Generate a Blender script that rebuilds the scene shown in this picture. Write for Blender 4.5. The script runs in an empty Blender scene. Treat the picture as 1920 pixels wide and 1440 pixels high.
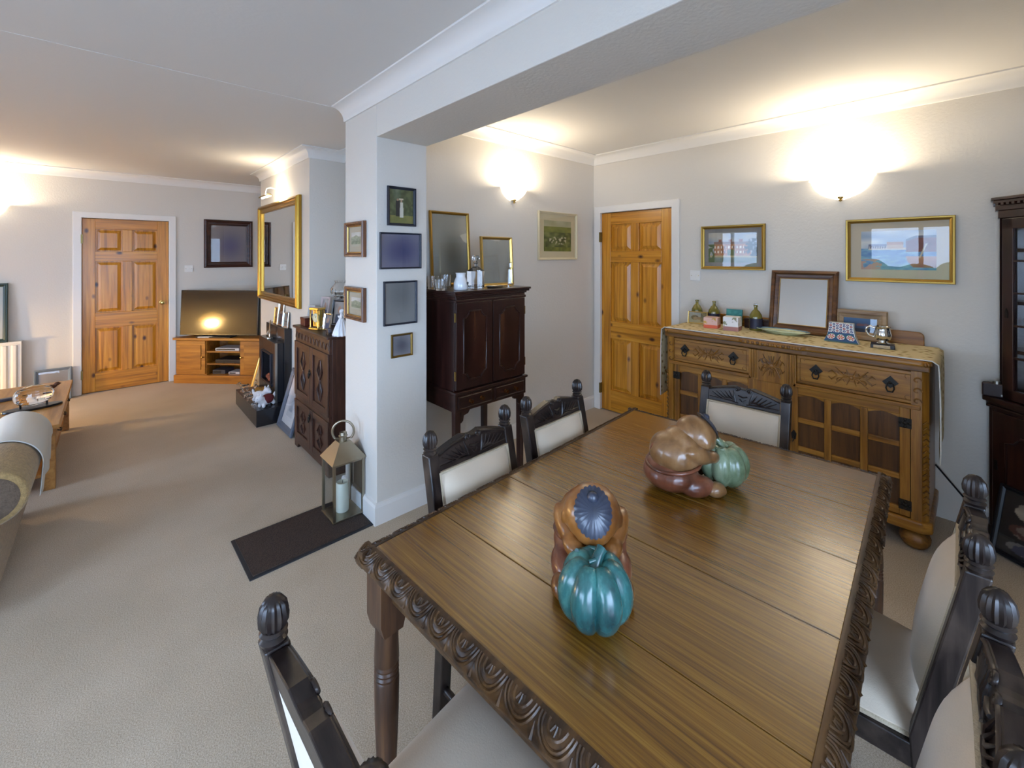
import bpy, bmesh, math, random
from mathutils import Vector, Matrix, Euler
random.seed(7)
SC = bpy.context.scene
COL = SC.collection
PI = math.pi
# ------------------------------------------------------------------ camera
FPX, HOR, YAW, EYE = 810.0, 480.0, math.radians(43.0), 1.55
cam = bpy.data.cameras.new('camera'); camo = bpy.data.objects.new('camera', cam); COL.objects.link(camo)
cam.sensor_width = 36.0; cam.lens = FPX / 1920 * 36; cam.shift_y = -(720 - HOR) / 1920; cam.clip_start = .02
camo.location = (0, 0, EYE); camo.rotation_euler = (PI / 2, 0, -YAW)
SC.camera = camo
# ------------------------------------------------------------------ daylight, exposure
SC.view_settings.view_transform = 'Standard'; SC.view_settings.look = 'None'
SC.view_settings.gamma = 1.0; SC.view_settings.use_curve_mapping = False
SC.view_settings.exposure = 0.38
SC.cycles.use_denoising = True
SC.cycles.max_bounces = 10; SC.cycles.diffuse_bounces = 5; SC.cycles.caustics_reflective = False; SC.cycles.caustics_refractive = False
SC.cycles.sample_clamp_indirect = 6.0
world = bpy.data.worlds.new('sky'); SC.world = world; world.use_nodes = True
bg = world.node_tree.nodes['Background']; bg.inputs[0].default_value = (.50, .69, 1.0, 1); bg.inputs[1].default_value = 12.5
WIN = [((-3.2, 4.1), 1.7, .62, 2.14, 'x'), ((-3.2, .3), 2.2, .05, 2.12, 'x'), ((-.5, -1.7), 2.2, .05, 2.12, 'y')]
for i, (c, w, z0, z1, ax) in enumerate(WIN):           # light portals filling the window openings
    L = bpy.data.lights.new('window_portal', 'AREA'); L.shape = 'RECTANGLE'; L.size = w; L.size_y = z1 - z0
    L.cycles.is_portal = True
    o = bpy.data.objects.new('window_portal', L); COL.objects.link(o)
    o.location = (c[0] - (.12 if ax == 'x' else 0), c[1] - (.12 if ax == 'y' else 0), (z0 + z1) / 2)
    o.rotation_euler = (PI / 2, 0, -PI / 2) if ax == 'x' else (PI / 2, 0, 0)
LAMP_COL = (1.0, .84, .62)
# ------------------------------------------------------------------ pixel helpers (1920x1440 photo frame)
RV = Vector((math.cos(YAW), -math.sin(YAW), 0)); FV = Vector((math.sin(YAW), math.cos(YAW), 0)); EYEP = Vector((0, 0, EYE))
def ray(u, v): return RV * ((u - 960) / FPX) + FV - Vector((0, 0, (v - HOR) / FPX))
def PX(u, v, x): d = ray(u, v); return EYEP + d * (x / d.x)
def PY(u, v, y): d = ray(u, v); return EYEP + d * (y / d.y)
def PZ(u, v, z=0.0): d = ray(u, v); return EYEP + d * ((z - EYE) / d.z)
# ------------------------------------------------------------------ materials
def lin(c): return tuple((x / 12.92 if x <= .04045 else ((x + .055) / 1.055) ** 2.4) for x in c)
def H(h): return lin(tuple(int(h[i:i + 2], 16) / 255 for i in (0, 2, 4)))
MATS = {}
def nt(name):
    m = bpy.data.materials.new(name); m.use_nodes = True
    return m, m.node_tree, m.node_tree.nodes['Principled BSDF']
def plain(name, col, rough=.5, metal=0., bump=0., bscale=200., coat=0., var=0., vscale=20., emit=0., sheen=0.):
    if name in MATS: return MATS[name]
    m, t, b = nt(name); c = H(col) if isinstance(col, str) else col
    b.inputs['Base Color'].default_value = (*c, 1); b.inputs['Roughness'].default_value = rough; b.inputs['Metallic'].default_value = metal
    b.inputs['Coat Weight'].default_value = coat; b.inputs['Coat Roughness'].default_value = .1
    if sheen: b.inputs['Sheen Weight'].default_value = sheen
    if emit: b.inputs['Emission Color'].default_value = (*c, 1); b.inputs['Emission Strength'].default_value = emit
    tc = t.nodes.new('ShaderNodeTexCoord')
    if bump:
        n = t.nodes.new('ShaderNodeTexNoise'); n.inputs['Scale'].default_value = bscale; n.inputs['Detail'].default_value = 4
        bp = t.nodes.new('ShaderNodeBump'); bp.inputs['Strength'].default_value = bump; bp.inputs['Distance'].default_value = .004
        t.links.new(tc.outputs['Object'], n.inputs['Vector']); t.links.new(n.outputs['Fac'], bp.inputs['Height']); t.links.new(bp.outputs['Normal'], b.inputs['Normal'])
    if var:
        n = t.nodes.new('ShaderNodeTexNoise'); n.inputs['Scale'].default_value = vscale; n.inputs['Detail'].default_value = 5
        r = t.nodes.new('ShaderNodeValToRGB'); r.color_ramp.elements[0].position = .3; r.color_ramp.elements[1].position = .7
        r.color_ramp.elements[0].color = (*[x * (1 - var) for x in c], 1); r.color_ramp.elements[1].color = (*[min(1, x * (1 + var)) for x in c], 1)
        t.links.new(tc.outputs['Object'], n.inputs['Vector']); t.links.new(n.outputs['Fac'], r.inputs['Fac']); t.links.new(r.outputs['Color'], b.inputs['Base Color'])
    MATS[name] = m; return m
def wood(name, dark, mid, light, axis='x', fine=26., long_=1.6, rough=.35, knots=False, bump=.12, coat=0., wear=None):
    if name in MATS: return MATS[name]
    m, t, b = nt(name); N = t.nodes.new; K = t.links.new
    tc = N('ShaderNodeTexCoord'); mp = N('ShaderNodeMapping'); K(tc.outputs['Object'], mp.inputs['Vector'])
    s = [fine] * 3; s['xyz'.index(axis)] = long_; mp.inputs['Scale'].default_value = s
    oi = N('ShaderNodeObjectInfo'); ad = N('ShaderNodeVectorMath'); ad.operation = 'ADD'
    ml = N('ShaderNodeMath'); ml.operation = 'MULTIPLY'; ml.inputs[1].default_value = 37.; K(oi.outputs['Random'], ml.inputs[0])
    K(mp.outputs['Vector'], ad.inputs[0]); K(ml.outputs[0], ad.inputs[1])
    n1 = N('ShaderNodeTexNoise'); n1.inputs['Scale'].default_value = 1.; n1.inputs['Detail'].default_value = 6; n1.inputs['Roughness'].default_value = .62; n1.inputs['Distortion'].default_value = .25
    K(ad.outputs[0], n1.inputs['Vector'])
    r = N('ShaderNodeValToRGB'); e = r.color_ramp.elements; e[0].position = .33; e[0].color = (*H(dark), 1); e[1].position = .72; e[1].color = (*H(light), 1)
    k = e.new(.52); k.color = (*H(mid), 1); K(n1.outputs['Fac'], r.inputs['Fac'])
    colo = r.outputs['Color']
    if knots:
        mk = N('ShaderNodeMapping'); K(tc.outputs['Object'], mk.inputs['Vector']); q = [7.0] * 3; q['xyz'.index(axis)] = 4.2; mk.inputs['Scale'].default_value = q
        av = N('ShaderNodeVectorMath'); av.operation = 'ADD'; K(mk.outputs['Vector'], av.inputs[0]); K(ml.outputs[0], av.inputs[1])
        v = N('ShaderNodeTexVoronoi'); v.inputs['Scale'].default_value = 1.; K(av.outputs[0], v.inputs['Vector'])
        rk = N('ShaderNodeValToRGB'); rk.color_ramp.elements[0].position = .06; rk.color_ramp.elements[0].color = (1, 1, 1, 1)
        rk.color_ramp.elements[1].position = .16; rk.color_ramp.elements[1].color = (0, 0, 0, 1); K(v.outputs['Distance'], rk.inputs['Fac'])
        mx = N('ShaderNodeMix'); mx.data_type = 'RGBA'; K(rk.outputs['Color'], mx.inputs['Factor']); K(colo, mx.inputs['A']); mx.inputs['B'].default_value = (*H('4a2206'), 1)
        colo = mx.outputs['Result']
    if wear:
        nw = N('ShaderNodeTexNoise'); nw.inputs['Scale'].default_value = 9.; nw.inputs['Detail'].default_value = 7; K(tc.outputs['Object'], nw.inputs['Vector'])
        rw = N('ShaderNodeValToRGB'); rw.color_ramp.elements[0].position = .5; rw.color_ramp.elements[0].color = (0, 0, 0, 1); rw.color_ramp.elements[1].position = .72; rw.color_ramp.elements[1].color = (.7, .7, .7, 1)
        K(nw.outputs['Fac'], rw.inputs['Fac'])
        mx = N('ShaderNodeMix'); mx.data_type = 'RGBA'; K(rw.outputs['Color'], mx.inputs['Factor']); K(colo, mx.inputs['A']); mx.inputs['B'].default_value = (*H(wear), 1)
        colo = mx.outputs['Result']
    K(colo, b.inputs['Base Color'])
    b.inputs['Roughness'].default_value = rough; b.inputs['Coat Weight'].default_value = coat; b.inputs['Coat Roughness'].default_value = .2
    if bump:
        bp = N('ShaderNodeBump'); bp.inputs['Strength'].default_value = bump; bp.inputs['Distance'].default_value = .003
        K(n1.outputs['Fac'], bp.inputs['Height']); K(bp.outputs['Normal'], b.inputs['Normal'])
    MATS[name] = m; return m
def clear_pane(name, tint=(1, 1, 1), ior=1.45, rough=0.0):
    if name in MATS: return MATS[name]
    m, t, b = nt(name); t.nodes.remove(b); N = t.nodes.new; K = t.links.new
    tr = N('ShaderNodeBsdfTransparent'); tr.inputs[0].default_value = (*tint, 1)
    gl = N('ShaderNodeBsdfGlossy'); gl.inputs['Roughness'].default_value = rough
    fr = N('ShaderNodeFresnel'); fr.inputs[0].default_value = ior; mx = N('ShaderNodeMixShader')
    ge = N('ShaderNodeNewGeometry'); sb_ = N('ShaderNodeMath'); sb_.operation = 'SUBTRACT'; sb_.inputs[0].default_value = 1.0; K(ge.outputs['Backfacing'], sb_.inputs[1])
    mu = N('ShaderNodeMath'); mu.operation = 'MULTIPLY'; K(fr.outputs[0], mu.inputs[0]); K(sb_.outputs[0], mu.inputs[1])
    K(mu.outputs[0], mx.inputs[0]); K(tr.outputs[0], mx.inputs[1]); K(gl.outputs[0], mx.inputs[2]); K(mx.outputs[0], t.nodes['Material Output'].inputs[0])
    MATS[name] = m; return m
def crystal(name, col=(1, 1, 1), rough=.02, ior=1.5):
    if name in MATS: return MATS[name]
    m, t, b = nt(name); b.inputs['Base Color'].default_value = (*col, 1); b.inputs['Transmission Weight'].default_value = 1; b.inputs['Roughness'].default_value = rough; b.inputs['IOR'].default_value = ior
    MATS[name] = m; return m
def print_mat(name, rough=.55):
    if name in MATS: return MATS[name]
    m, t, b = nt(name); a = t.nodes.new('ShaderNodeVertexColor'); a.layer_name = 'Col'; t.links.new(a.outputs[0], b.inputs['Base Color']); b.inputs['Roughness'].default_value = rough
    MATS[name] = m; return m
def metal(name, col, rough=.25, **k): return plain(name, col, rough, 1.0, **k)
# ------------------------------------------------------------------ mesh builder
class MB:
    def __init__(s): s.v = []; s.f = []; s.T = Matrix()
    def add(s, vs, fs):
        o = len(s.v); T = s.T
        s.v += [tuple(T @ Vector(p)) for p in vs]; s.f += [tuple(i + o for i in f) for f in fs]; return s
    def box(s, x0, x1, y0, y1, z0, z1):
        return s.add([(x0, y0, z0), (x1, y0, z0), (x1, y1, z0), (x0, y1, z0), (x0, y0, z1), (x1, y0, z1), (x1, y1, z1), (x0, y1, z1)],
                     [(0, 3, 2, 1), (4, 5, 6, 7), (0, 1, 5, 4), (1, 2, 6, 5), (2, 3, 7, 6), (3, 0, 4, 7)])
    def prism(s, poly, a, b, ax='y'):
        # extrude a 2D polygon: ax='y' poly in (x,z); 'z' in (x,y); 'x' in (y,z)
        g = {'y': lambda p, t: (p[0], t, p[1]), 'z': lambda p, t: (p[0], p[1], t), 'x': lambda p, t: (t, p[0], p[1])}[ax]
        n = len(poly); fs = [tuple(range(n)), tuple(range(2 * n - 1, n - 1, -1))] + [(i, i + n, (i + 1) % n + n, (i + 1) % n) for i in range(n)]
        return s.add([g(p, a) for p in poly] + [g(p, b) for p in poly], fs)
    def lathe(s, prof, n=24, c=(0, 0, 0), a0=0., a1=2 * PI, cap=True, ribs=0, ramp=0.):
        full = abs(a1 - a0 - 2 * PI) < 1e-6; m = n if full else n + 1; vs = []; fs = []
        for r, z in prof:
            for i in range(m):
                a = a0 + (a1 - a0) * i / n; q = r * (1 - ramp * abs(math.cos(ribs * a / 2)) ** 8) if ribs else r
                vs.append((c[0] + q * math.cos(a), c[1] + q * math.sin(a), c[2] + z))
        for j in range(len(prof) - 1):
            for i in range(n if full else n):
                k = (i + 1) % m if full else i + 1
                fs.append((j * m + i, j * m + k, (j + 1) * m + k, (j + 1) * m + i))
        if cap and full:
            if prof[0][0] > 1e-5: fs.append(tuple(range(m - 1, -1, -1)))
            if prof[-1][0] > 1e-5: fs.append(tuple((len(prof) - 1) * m + i for i in range(m)))
        return s.add(vs, fs)
    def cyl(s, p0, p1, r0, r1=None, n=12): return s.tube([p0, p1], [r0, r0 if r1 is None else r1], n)
    def tube(s, pts, r, n=8, closed=False, flat=None):
        P = [Vector(p) for p in pts]; m = len(P); rs = r if isinstance(r, (list, tuple)) else [r] * m; vs = []; fs = []; up = None
        for i, p in enumerate(P):
            d = (P[(i + 1) % m] - P[i - 1]) if closed else (P[min(i + 1, m - 1)] - P[max(i - 1, 0)])
            d = d.normalized() if d.length > 1e-9 else Vector((0, 0, 1))
            if up is None: up = d.orthogonal().normalized()
            up = (up - d * up.dot(d)); up = up.normalized() if up.length > 1e-6 else d.orthogonal().normalized()
            w = d.cross(up)
            for k in range(n):
                a = 2 * PI * k / n; vs.append(tuple(p + (up * math.cos(a) + w * math.sin(a)) * rs[i]))
        for i in range(m if closed else m - 1):
            j = (i + 1) % m
            for k in range(n): fs.append((i * n + k, i * n + (k + 1) % n, j * n + (k + 1) % n, j * n + k))
        if not closed: fs += [tuple(range(n - 1, -1, -1)), tuple((m - 1) * n + k for k in range(n))]
        return s.add(vs, fs)
    def ell(s, c, r, nu=20, nv=12):
        vs = [(c[0], c[1], c[2] - r[2])]; fs = []
        for j in range(1, nv):
            t = PI * j / nv
            for i in range(nu):
                a = 2 * PI * i / nu; vs.append((c[0] + r[0] * math.sin(t) * math.cos(a), c[1] + r[1] * math.sin(t) * math.sin(a), c[2] - r[2] * math.cos(t)))
        vs.append((c[0], c[1], c[2] + r[2])); L = len(vs) - 1
        for i in range(nu): fs.append((0, 1 + (i + 1) % nu, 1 + i)); fs.append((L, L - nu + i, L - nu + (i + 1) % nu))
        for j in range(nv - 2):
            for i in range(nu): a = 1 + j * nu; k = (i + 1) % nu; fs.append((a + i, a + k, a + nu + k, a + nu + i))
        return s.add(vs, fs)
    def grid(s, fn, nu, nv):
        vs = [fn(i / nu, j / nv) for j in range(nv + 1) for i in range(nu + 1)]; w = nu + 1
        return s.add(vs, [(j * w + i, j * w + i + 1, (j + 1) * w + i + 1, (j + 1) * w + i) for j in range(nv) for i in range(nu)])
    def sheet(s, fn, nu, nv, th):
        # closed thin solid: surface fn(u,v) thickened by offset along z/y via tuple th
        vs = [Vector(fn(i / nu, j / nv)) for j in range(nv + 1) for i in range(nu + 1)]; w = nu + 1; n = len(vs); t = Vector(th)
        fs = [(j * w + i, j * w + i + 1, (j + 1) * w + i + 1, (j + 1) * w + i) for j in range(nv) for i in range(nu)]
        fb = [tuple(k + n for k in reversed(f)) for f in fs]
        rim = [j for j in range(w)] + [j * w + nu for j in range(1, nv + 1)] + [nv * w + i for i in range(nu - 1, -1, -1)] + [j * w for j in range(nv - 1, 0, -1)]
        fr = [(rim[i], rim[i] + n, rim[(i + 1) % len(rim)] + n, rim[(i + 1) % len(rim)]) for i in range(len(rim))]
        return s.add([tuple(p) for p in vs] + [tuple(p + t) for p in vs], fs + fb + fr)
    def sweep(s, path, prof, closed=False):
        # path [(x,y)] with the room on its left; prof [(offset,z)] closed polygon
        P = [Vector(p) for p in path]; n = len(P); k = len(prof); vs = []; fs = []
        for i, p in enumerate(P):
            ns = []
            if i > 0: d = (P[i] - P[i - 1]).normalized(); ns.append(Vector((-d.y, d.x)))
            if i < n - 1: d = (P[i + 1] - P[i]).normalized(); ns.append(Vector((-d.y, d.x)))
            mth = ns[0] if len(ns) == 1 else (ns[0] + ns[1]) / (1 + ns[0].dot(ns[1]))
            for o, z in prof: q = p + mth * o; vs.append((q.x, q.y, z))
        for i in range(n - 1):
            for j in range(k): fs.append((i * k + j, i * k + (j + 1) % k, (i + 1) * k + (j + 1) % k, (i + 1) * k + j))
        fs += [tuple(range(k - 1, -1, -1)), tuple((n - 1) * k + j for j in range(k))]
        return s.add(vs, fs)
    def build(s, name, mat, parent=None, smooth=None, bevel=0., seg=2, kind=None):
        me = bpy.data.meshes.new(name); me.from_pydata(s.v, [], s.f); me.update()
        bm = bmesh.new(); bm.from_mesh(me); bmesh.ops.recalc_face_normals(bm, faces=bm.faces[:]); bm.to_mesh(me); bm.free()
        if smooth is not None:
            me.polygons.foreach_set('use_smooth', [True] * len(me.polygons)); me.set_sharp_from_angle(angle=math.radians(smooth))
        me.materials.append(mat)
        return link(name, me, parent, bevel, seg, kind)
def link(name, me, parent=None, bevel=0., seg=2, kind=None):
    o = bpy.data.objects.new(name, me); COL.objects.link(o)
    if parent is not None: o.parent = parent
    if bevel:
        md = o.modifiers.new('bevel', 'BEVEL'); md.width = bevel; md.segments = seg; md.limit_method = 'ANGLE'; md.angle_limit = math.radians(35)
    if kind: o['kind'] = kind
    return o
def tag(o, label, cat, group=None):
    o['label'] = label; o['category'] = cat
    if group: o['group'] = group
    return o
def thing(name, label, cat, loc=(0, 0, 0), rz=0., group=None, rx=0.):
    o = bpy.data.objects.new(name, None); COL.objects.link(o); o.empty_display_size = .05
    o.location = loc; o.rotation_mode = 'XYZ'; o.rotation_euler = (rx, 0, rz)
    return tag(o, label, cat, group)
def copy_tree(o, parent=None):
    c = o.copy(); COL.objects.link(c); c.parent = parent
    for ch in list(o.children): copy_tree(ch, c)
    return c
def blob(name, ells, mat, parent, voxel=.005, it=6, extra=None):
    b = MB()
    for c, r, e in ells:
        b.T = Matrix.Translation(c) @ Euler(e).to_matrix().to_4x4() if e else Matrix.Translation(c)
        b.ell((0, 0, 0), r, 20, 14)
    b.T = Matrix()
    o = b.build(name, mat, None)
    md = o.modifiers.new('r', 'REMESH'); md.mode = 'VOXEL'; md.voxel_size = voxel
    ms = o.modifiers.new('s', 'SMOOTH'); ms.iterations = it; ms.factor = .5
    dg = bpy.context.evaluated_depsgraph_get(); me = bpy.data.meshes.new_from_object(o.evaluated_get(dg))
    old = o.data; bpy.data.objects.remove(o); bpy.data.meshes.remove(old); me.name = name
    me.polygons.foreach_set('use_smooth', [True] * len(me.polygons))
    if not me.materials: me.materials.append(mat)
    return link(name, me, parent)
def rotz(a): return Matrix.Rotation(a, 4, 'Z')
def spiral(cx, cz, r0, r1, a0, a1, y, n=14):
    return [(cx + (r0 + (r1 - r0) * i / n) * math.cos(a0 + (a1 - a0) * i / n), y, cz + (r0 + (r1 - r0) * i / n) * math.sin(a0 + (a1 - a0) * i / n)) for i in range(n + 1)]
def canvas(name, fn, x0, x1, z0, z1, y, nx, ny, parent, rough=.55):
    me = bpy.data.meshes.new(name)
    vs = [(x0 + (x1 - x0) * i / nx, y, z0 + (z1 - z0) * j / ny) for j in range(ny + 1) for i in range(nx + 1)]; w = nx + 1
    me.from_pydata(vs, [], [(j * w + i, j * w + i + 1, (j + 1) * w + i + 1, (j + 1) * w + i) for j in range(ny) for i in range(nx)])
    ca = me.color_attributes.new('Col', 'FLOAT_COLOR', 'POINT')
    data = []
    for j in range(ny + 1):
        for i in range(nx + 1): data += [*lin(tuple(max(0, min(1, q)) for q in fn(i / nx, j / ny))), 1]
    ca.data.foreach_set('color', data); me.materials.append(print_mat('print_%d' % int(rough * 100), rough)); me.update()
    return link(name, me, parent)
# ================================================================== shared materials
def wall_mat():
    m, t, b = nt('painted_wall'); N = t.nodes.new; K = t.links.new
    b.inputs['Base Color'].default_value = (*H('d9d4cb'), 1); b.inputs['Roughness'].default_value = .75
    tc = N('ShaderNodeTexCoord'); n = N('ShaderNodeTexNoise'); n.inputs['Scale'].default_value = 70; n.inputs['Detail'].default_value = 5; K(tc.outputs['Object'], n.inputs['Vector'])
    bp = N('ShaderNodeBump'); bp.inputs['Strength'].default_value = .22; bp.inputs['Distance'].default_value = .006; K(n.outputs['Fac'], bp.inputs['Height']); K(bp.outputs['Normal'], b.inputs['Normal'])
    return m
WALL = wall_mat()
CEIL = plain('ceiling_paint', 'dedcd8', .85, bump=.15, bscale=60)
TRIM = plain('white_gloss_paint', 'e6e3de', .35)
COVE = plain('white_cove_paint', 'e8e6e2', .6)
def carpet_mat():
    m, t, b = nt('beige_carpet'); N = t.nodes.new; K = t.links.new; tc = N('ShaderNodeTexCoord')
    a = N('ShaderNodeTexNoise'); a.inputs['Scale'].default_value = 230; a.inputs['Detail'].default_value = 3; K(tc.outputs['Object'], a.inputs['Vector'])
    r = N('ShaderNodeValToRGB'); r.color_ramp.elements[0].position = .32; r.color_ramp.elements[0].color = (*H('ab9982'), 1); r.color_ramp.elements[1].position = .68; r.color_ramp.elements[1].color = (*H('d2c3ad'), 1)
    K(a.outputs['Fac'], r.inputs['Fac'])
    c = N('ShaderNodeTexNoise'); c.inputs['Scale'].default_value = 2.2; c.inputs['Detail'].default_value = 6; K(tc.outputs['Object'], c.inputs['Vector'])
    r2 = N('ShaderNodeValToRGB'); r2.color_ramp.elements[0].position = .3; r2.color_ramp.elements[0].color = (.86, .85, .82, 1); r2.color_ramp.elements[1].position = .65; r2.color_ramp.elements[1].color = (1, 1, 1, 1)
    K(c.outputs['Fac'], r2.inputs['Fac'])
    mx = N('ShaderNodeMix'); mx.data_type = 'RGBA'; mx.blend_type = 'MULTIPLY'; mx.inputs['Factor'].default_value = 1; K(r.outputs['Color'], mx.inputs['A']); K(r2.outputs['Color'], mx.inputs['B']); K(mx.outputs['Result'], b.inputs['Base Color'])
    b.inputs['Roughness'].default_value = .95; b.inputs['Sheen Weight'].default_value = .15
    bp = N('ShaderNodeBump'); bp.inputs['Strength'].default_value = .35; bp.inputs['Distance'].default_value = .004; K(a.outputs['Fac'], bp.inputs['Height']); K(bp.outputs['Normal'], b.inputs['Normal'])
    return m
CARPET = carpet_mat()
PINE_Z = wood('knotty_pine_upright', '9c6210', 'c8841e', 'dba03a', 'z', 34, 1.3, .38, knots=True, coat=.25)
PINE_X = wood('knotty_pine_across', '9c6210', 'c8841e', 'dba03a', 'x', 34, 1.3, .38, knots=True, coat=.25)
BRASS = metal('brass', 'c4a560', .24)
GOLD = metal('gilt', 'b08a3c', .30, bump=.3, bscale=90)
GOLDLT = metal('pale_gilt', 'd6b56a', .3)
SILVER = metal('polished_silver', 'd8d6d0', .12)
STEEL = metal('brushed_steel', 'b9b6ae', .3)
BLACK = plain('black_lacquer', '15151a', .3)
PANE = clear_pane('window_pane')
PICGLASS = clear_pane('picture_glass', (.97, .97, .97), 1.5)
MIRROR = metal('mirror_silvering', 'e4e6e4', .01)
WHITEPL = plain('white_plastic', 'e9e7e2', .35)
IRON = plain('dark_iron', '2a2520', .45, .6)
# ================================================================== the room
XS, YB, YT = 3.65, 2.68, 6.80          # sideboard wall, dining back wall, television wall
XL, YN, YD = -3.20, -1.70, -.75        # window wall, near wall of the lounge, near wall of the dining end
ZL, ZD = 2.51, 2.565
PX0, PX1, PY0, PY1 = 1.13, 1.465, 2.36, 2.81   # pillar
XC, C0, C1, XA, XF = 1.30, 4.03, 5.71, 1.62, 1.80   # chimney breast, alcoves
def st(o): o['kind'] = 'structure'; return o
st(MB().box(XL - .12, XS + .12, YN - .12, YT + .12, -.06, 0).build('floor', CARPET))
c = MB(); c.box(XL - .12, PX0 + .05, YN - .12, 2.83, ZL + .002, ZL + .1); c.box(XL - .12, XF + .1, 2.83, YT + .12, ZL, ZL + .1)
st(c.build('ceiling', CEIL)); 
st(MB().box(PX1 - .05, XS + .12, YD - .12, YB + .12, ZD, ZD + .1).build('ceiling', CEIL)).name = 'ceiling_dining'
D1, D2 = (-.235, .55, 1.985), (1.82, 2.60, 1.99)     # door openings: x0,x1,h on the television wall; y0,y1,h on the sideboard wall
w = MB(); w.box(XL - .12, D1[0], YT, YT + .12, 0, ZL + .05); w.box(D1[1], XF + .1, YT, YT + .12, 0, ZL + .05); w.box(D1[0], D1[1], YT, YT + .12, D1[2], ZL + .05)
st(w.build('wall_television', WALL))
w = MB(); w.box(XS, XS + .12, YD - .12, D2[0], 0, ZD + .05); w.box(XS, XS + .12, D2[1], YB + .12, 0, ZD + .05); w.box(XS, XS + .12, D2[0], D2[1], D2[2], ZD + .05)
st(w.build('wall_sideboard', WALL))
st(MB().box(PX1 - .02, XS, YB, YB + .12, 0, ZD + .05).build('wall_dining_back', WALL))
st(MB().box(PX0, PX1, PY0, PY1, 0, ZD + .05).build('wall_pillar', WALL, bevel=.004))
st(MB().box(PX0, PX1, YN, PY0, 2.24, ZD + .05).build('wall_beam', WALL, bevel=.004))
st(MB().box(PX0, PX1, YN, YD, 0, 2.24).build('wall_return', WALL))
st(MB().box(XA, XA + .1, PY1 - .1, C0, 0, ZL + .05).build('wall_alcove_near', WALL))
st(MB().box(XC, XF + .1, C0, C1, 0, ZL + .05).build('wall_chimney_breast', WALL))
st(MB().box(XF, XF + .1, C1, YT, 0, ZL + .05).build('wall_alcove_far', WALL))
st(MB().box(PX1, XS + .12, YD - .12, YD, 0, ZD + .05).build('wall_dining_near', WALL))
def wall_with_holes(name, ax, at, lo, hi, holes):
    m = MB(); cur = lo
    def bx(a, b, z0, z1):
        if ax == 'x': m.box(at - .12, at, a, b, z0, z1)
        else: m.box(a, b, at - .12, at, z0, z1)
    for a, b, z0, z1 in sorted(holes):
        bx(cur, a, 0, ZL + .05); bx(a, b, 0, z0); bx(a, b, z1, ZL + .05); cur = b
    bx(cur, hi, 0, ZL + .05)
    return st(m.build(name, WALL))
hx = [(c[1] - w / 2, c[1] + w / 2, a, b) for c, w, a, b, ax in WIN if ax == 'x']; hy = [(c[0] - w / 2, c[0] + w / 2, a, b) for c, w, a, b, ax in WIN if ax == 'y']
wall_with_holes('wall_window', 'x', XL, YN - .12, YT + .12, hx)
wall_with_holes('wall_near', 'y', YN, XL - .12, PX1, hy)
for i, (c, w, z0, z1, ax) in enumerate(WIN):
    r = bpy.data.objects.new('window_%d' % (i + 1), None); COL.objects.link(r); r['kind'] = 'structure'
    r.location = (c[0] - .06 if ax == 'x' else c[0], c[1] if ax == 'x' else c[1] - .06, 0); r.rotation_euler = (0, 0, PI / 2 if ax == 'x' else 0)
    m = MB(); n = 3
    m.box(-w / 2, w / 2, -.03, .03, z0, z0 + .06); m.box(-w / 2, w / 2, -.03, .03, z1 - .06, z1)
    for k in range(n + 1): x = -w / 2 + (w - .06) * k / n; m.box(x, x + .06, -.03, .03, z0, z1)
    m.build('window_frame', WHITEPL, r)
    for k in range(n): a = -w / 2 + (w - .06) * k / n; MB().box(a + .06, a + (w - .06) / n, -.003, .003, z0 + .06, z1 - .06).build('pane', PANE, r)
    MB().box(-w / 2, w / 2, .03, .12, z0 - .03, z0).build('window_sill', TRIM, r)
# coving: concave quarter profile, skirting: stepped profile
def cove_prof(zc, s=.088, n=7):
    p = [(0, zc), (0, zc - s), (.010, zc - s)]
    for i in range(n + 1):
        a = PI / 2 * i / n; p.append((.012 + (s - .014) * (1 - math.cos(a)), zc - .010 - (s - .014) * (1 - math.sin(a))))
    return p + [(s, zc - .008), (s, zc)]
coves = [([(PX0, YN), (PX0, PY1)], ZL + .004), ([(XA, PY1), (XA, C0), (XC, C0), (XC, C1), (XF, C1), (XF, YT), (XL, YT), (XL, YN)], ZL), ([(XS, YD), (XS, YB), (PX1, YB), (PX1, YD)], ZD)]
for i, (p, z) in enumerate(coves):
    st(MB().sweep(p, cove_prof(z, .09)).build('trim_%d' % (i + 1), COVE, smooth=30))
SK = [(0, 0), (.018, 0), (.018, .10), (.012, .115), (0, .12)]
skirts = [('right', [(XS, YD), (XS, D2[0] - .07)]), ('pillar', [(XS, YB), (PX1, YB), (PX1, PY0), (PX0, PY0), (PX0, PY1), (XA, PY1), (XA, C0), (XC, C0), (XC, 4.40)]),
          ('chimney', [(XC, 5.31), (XC, C1), (XF, C1), (XF, YT), (D1[1] + .06, YT)]), ('back', [(D1[0] - .06, YT), (XL, YT)])]
for nme, p in skirts: st(MB().sweep(p, SK).build('baseboard_' + nme, TRIM))
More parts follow.
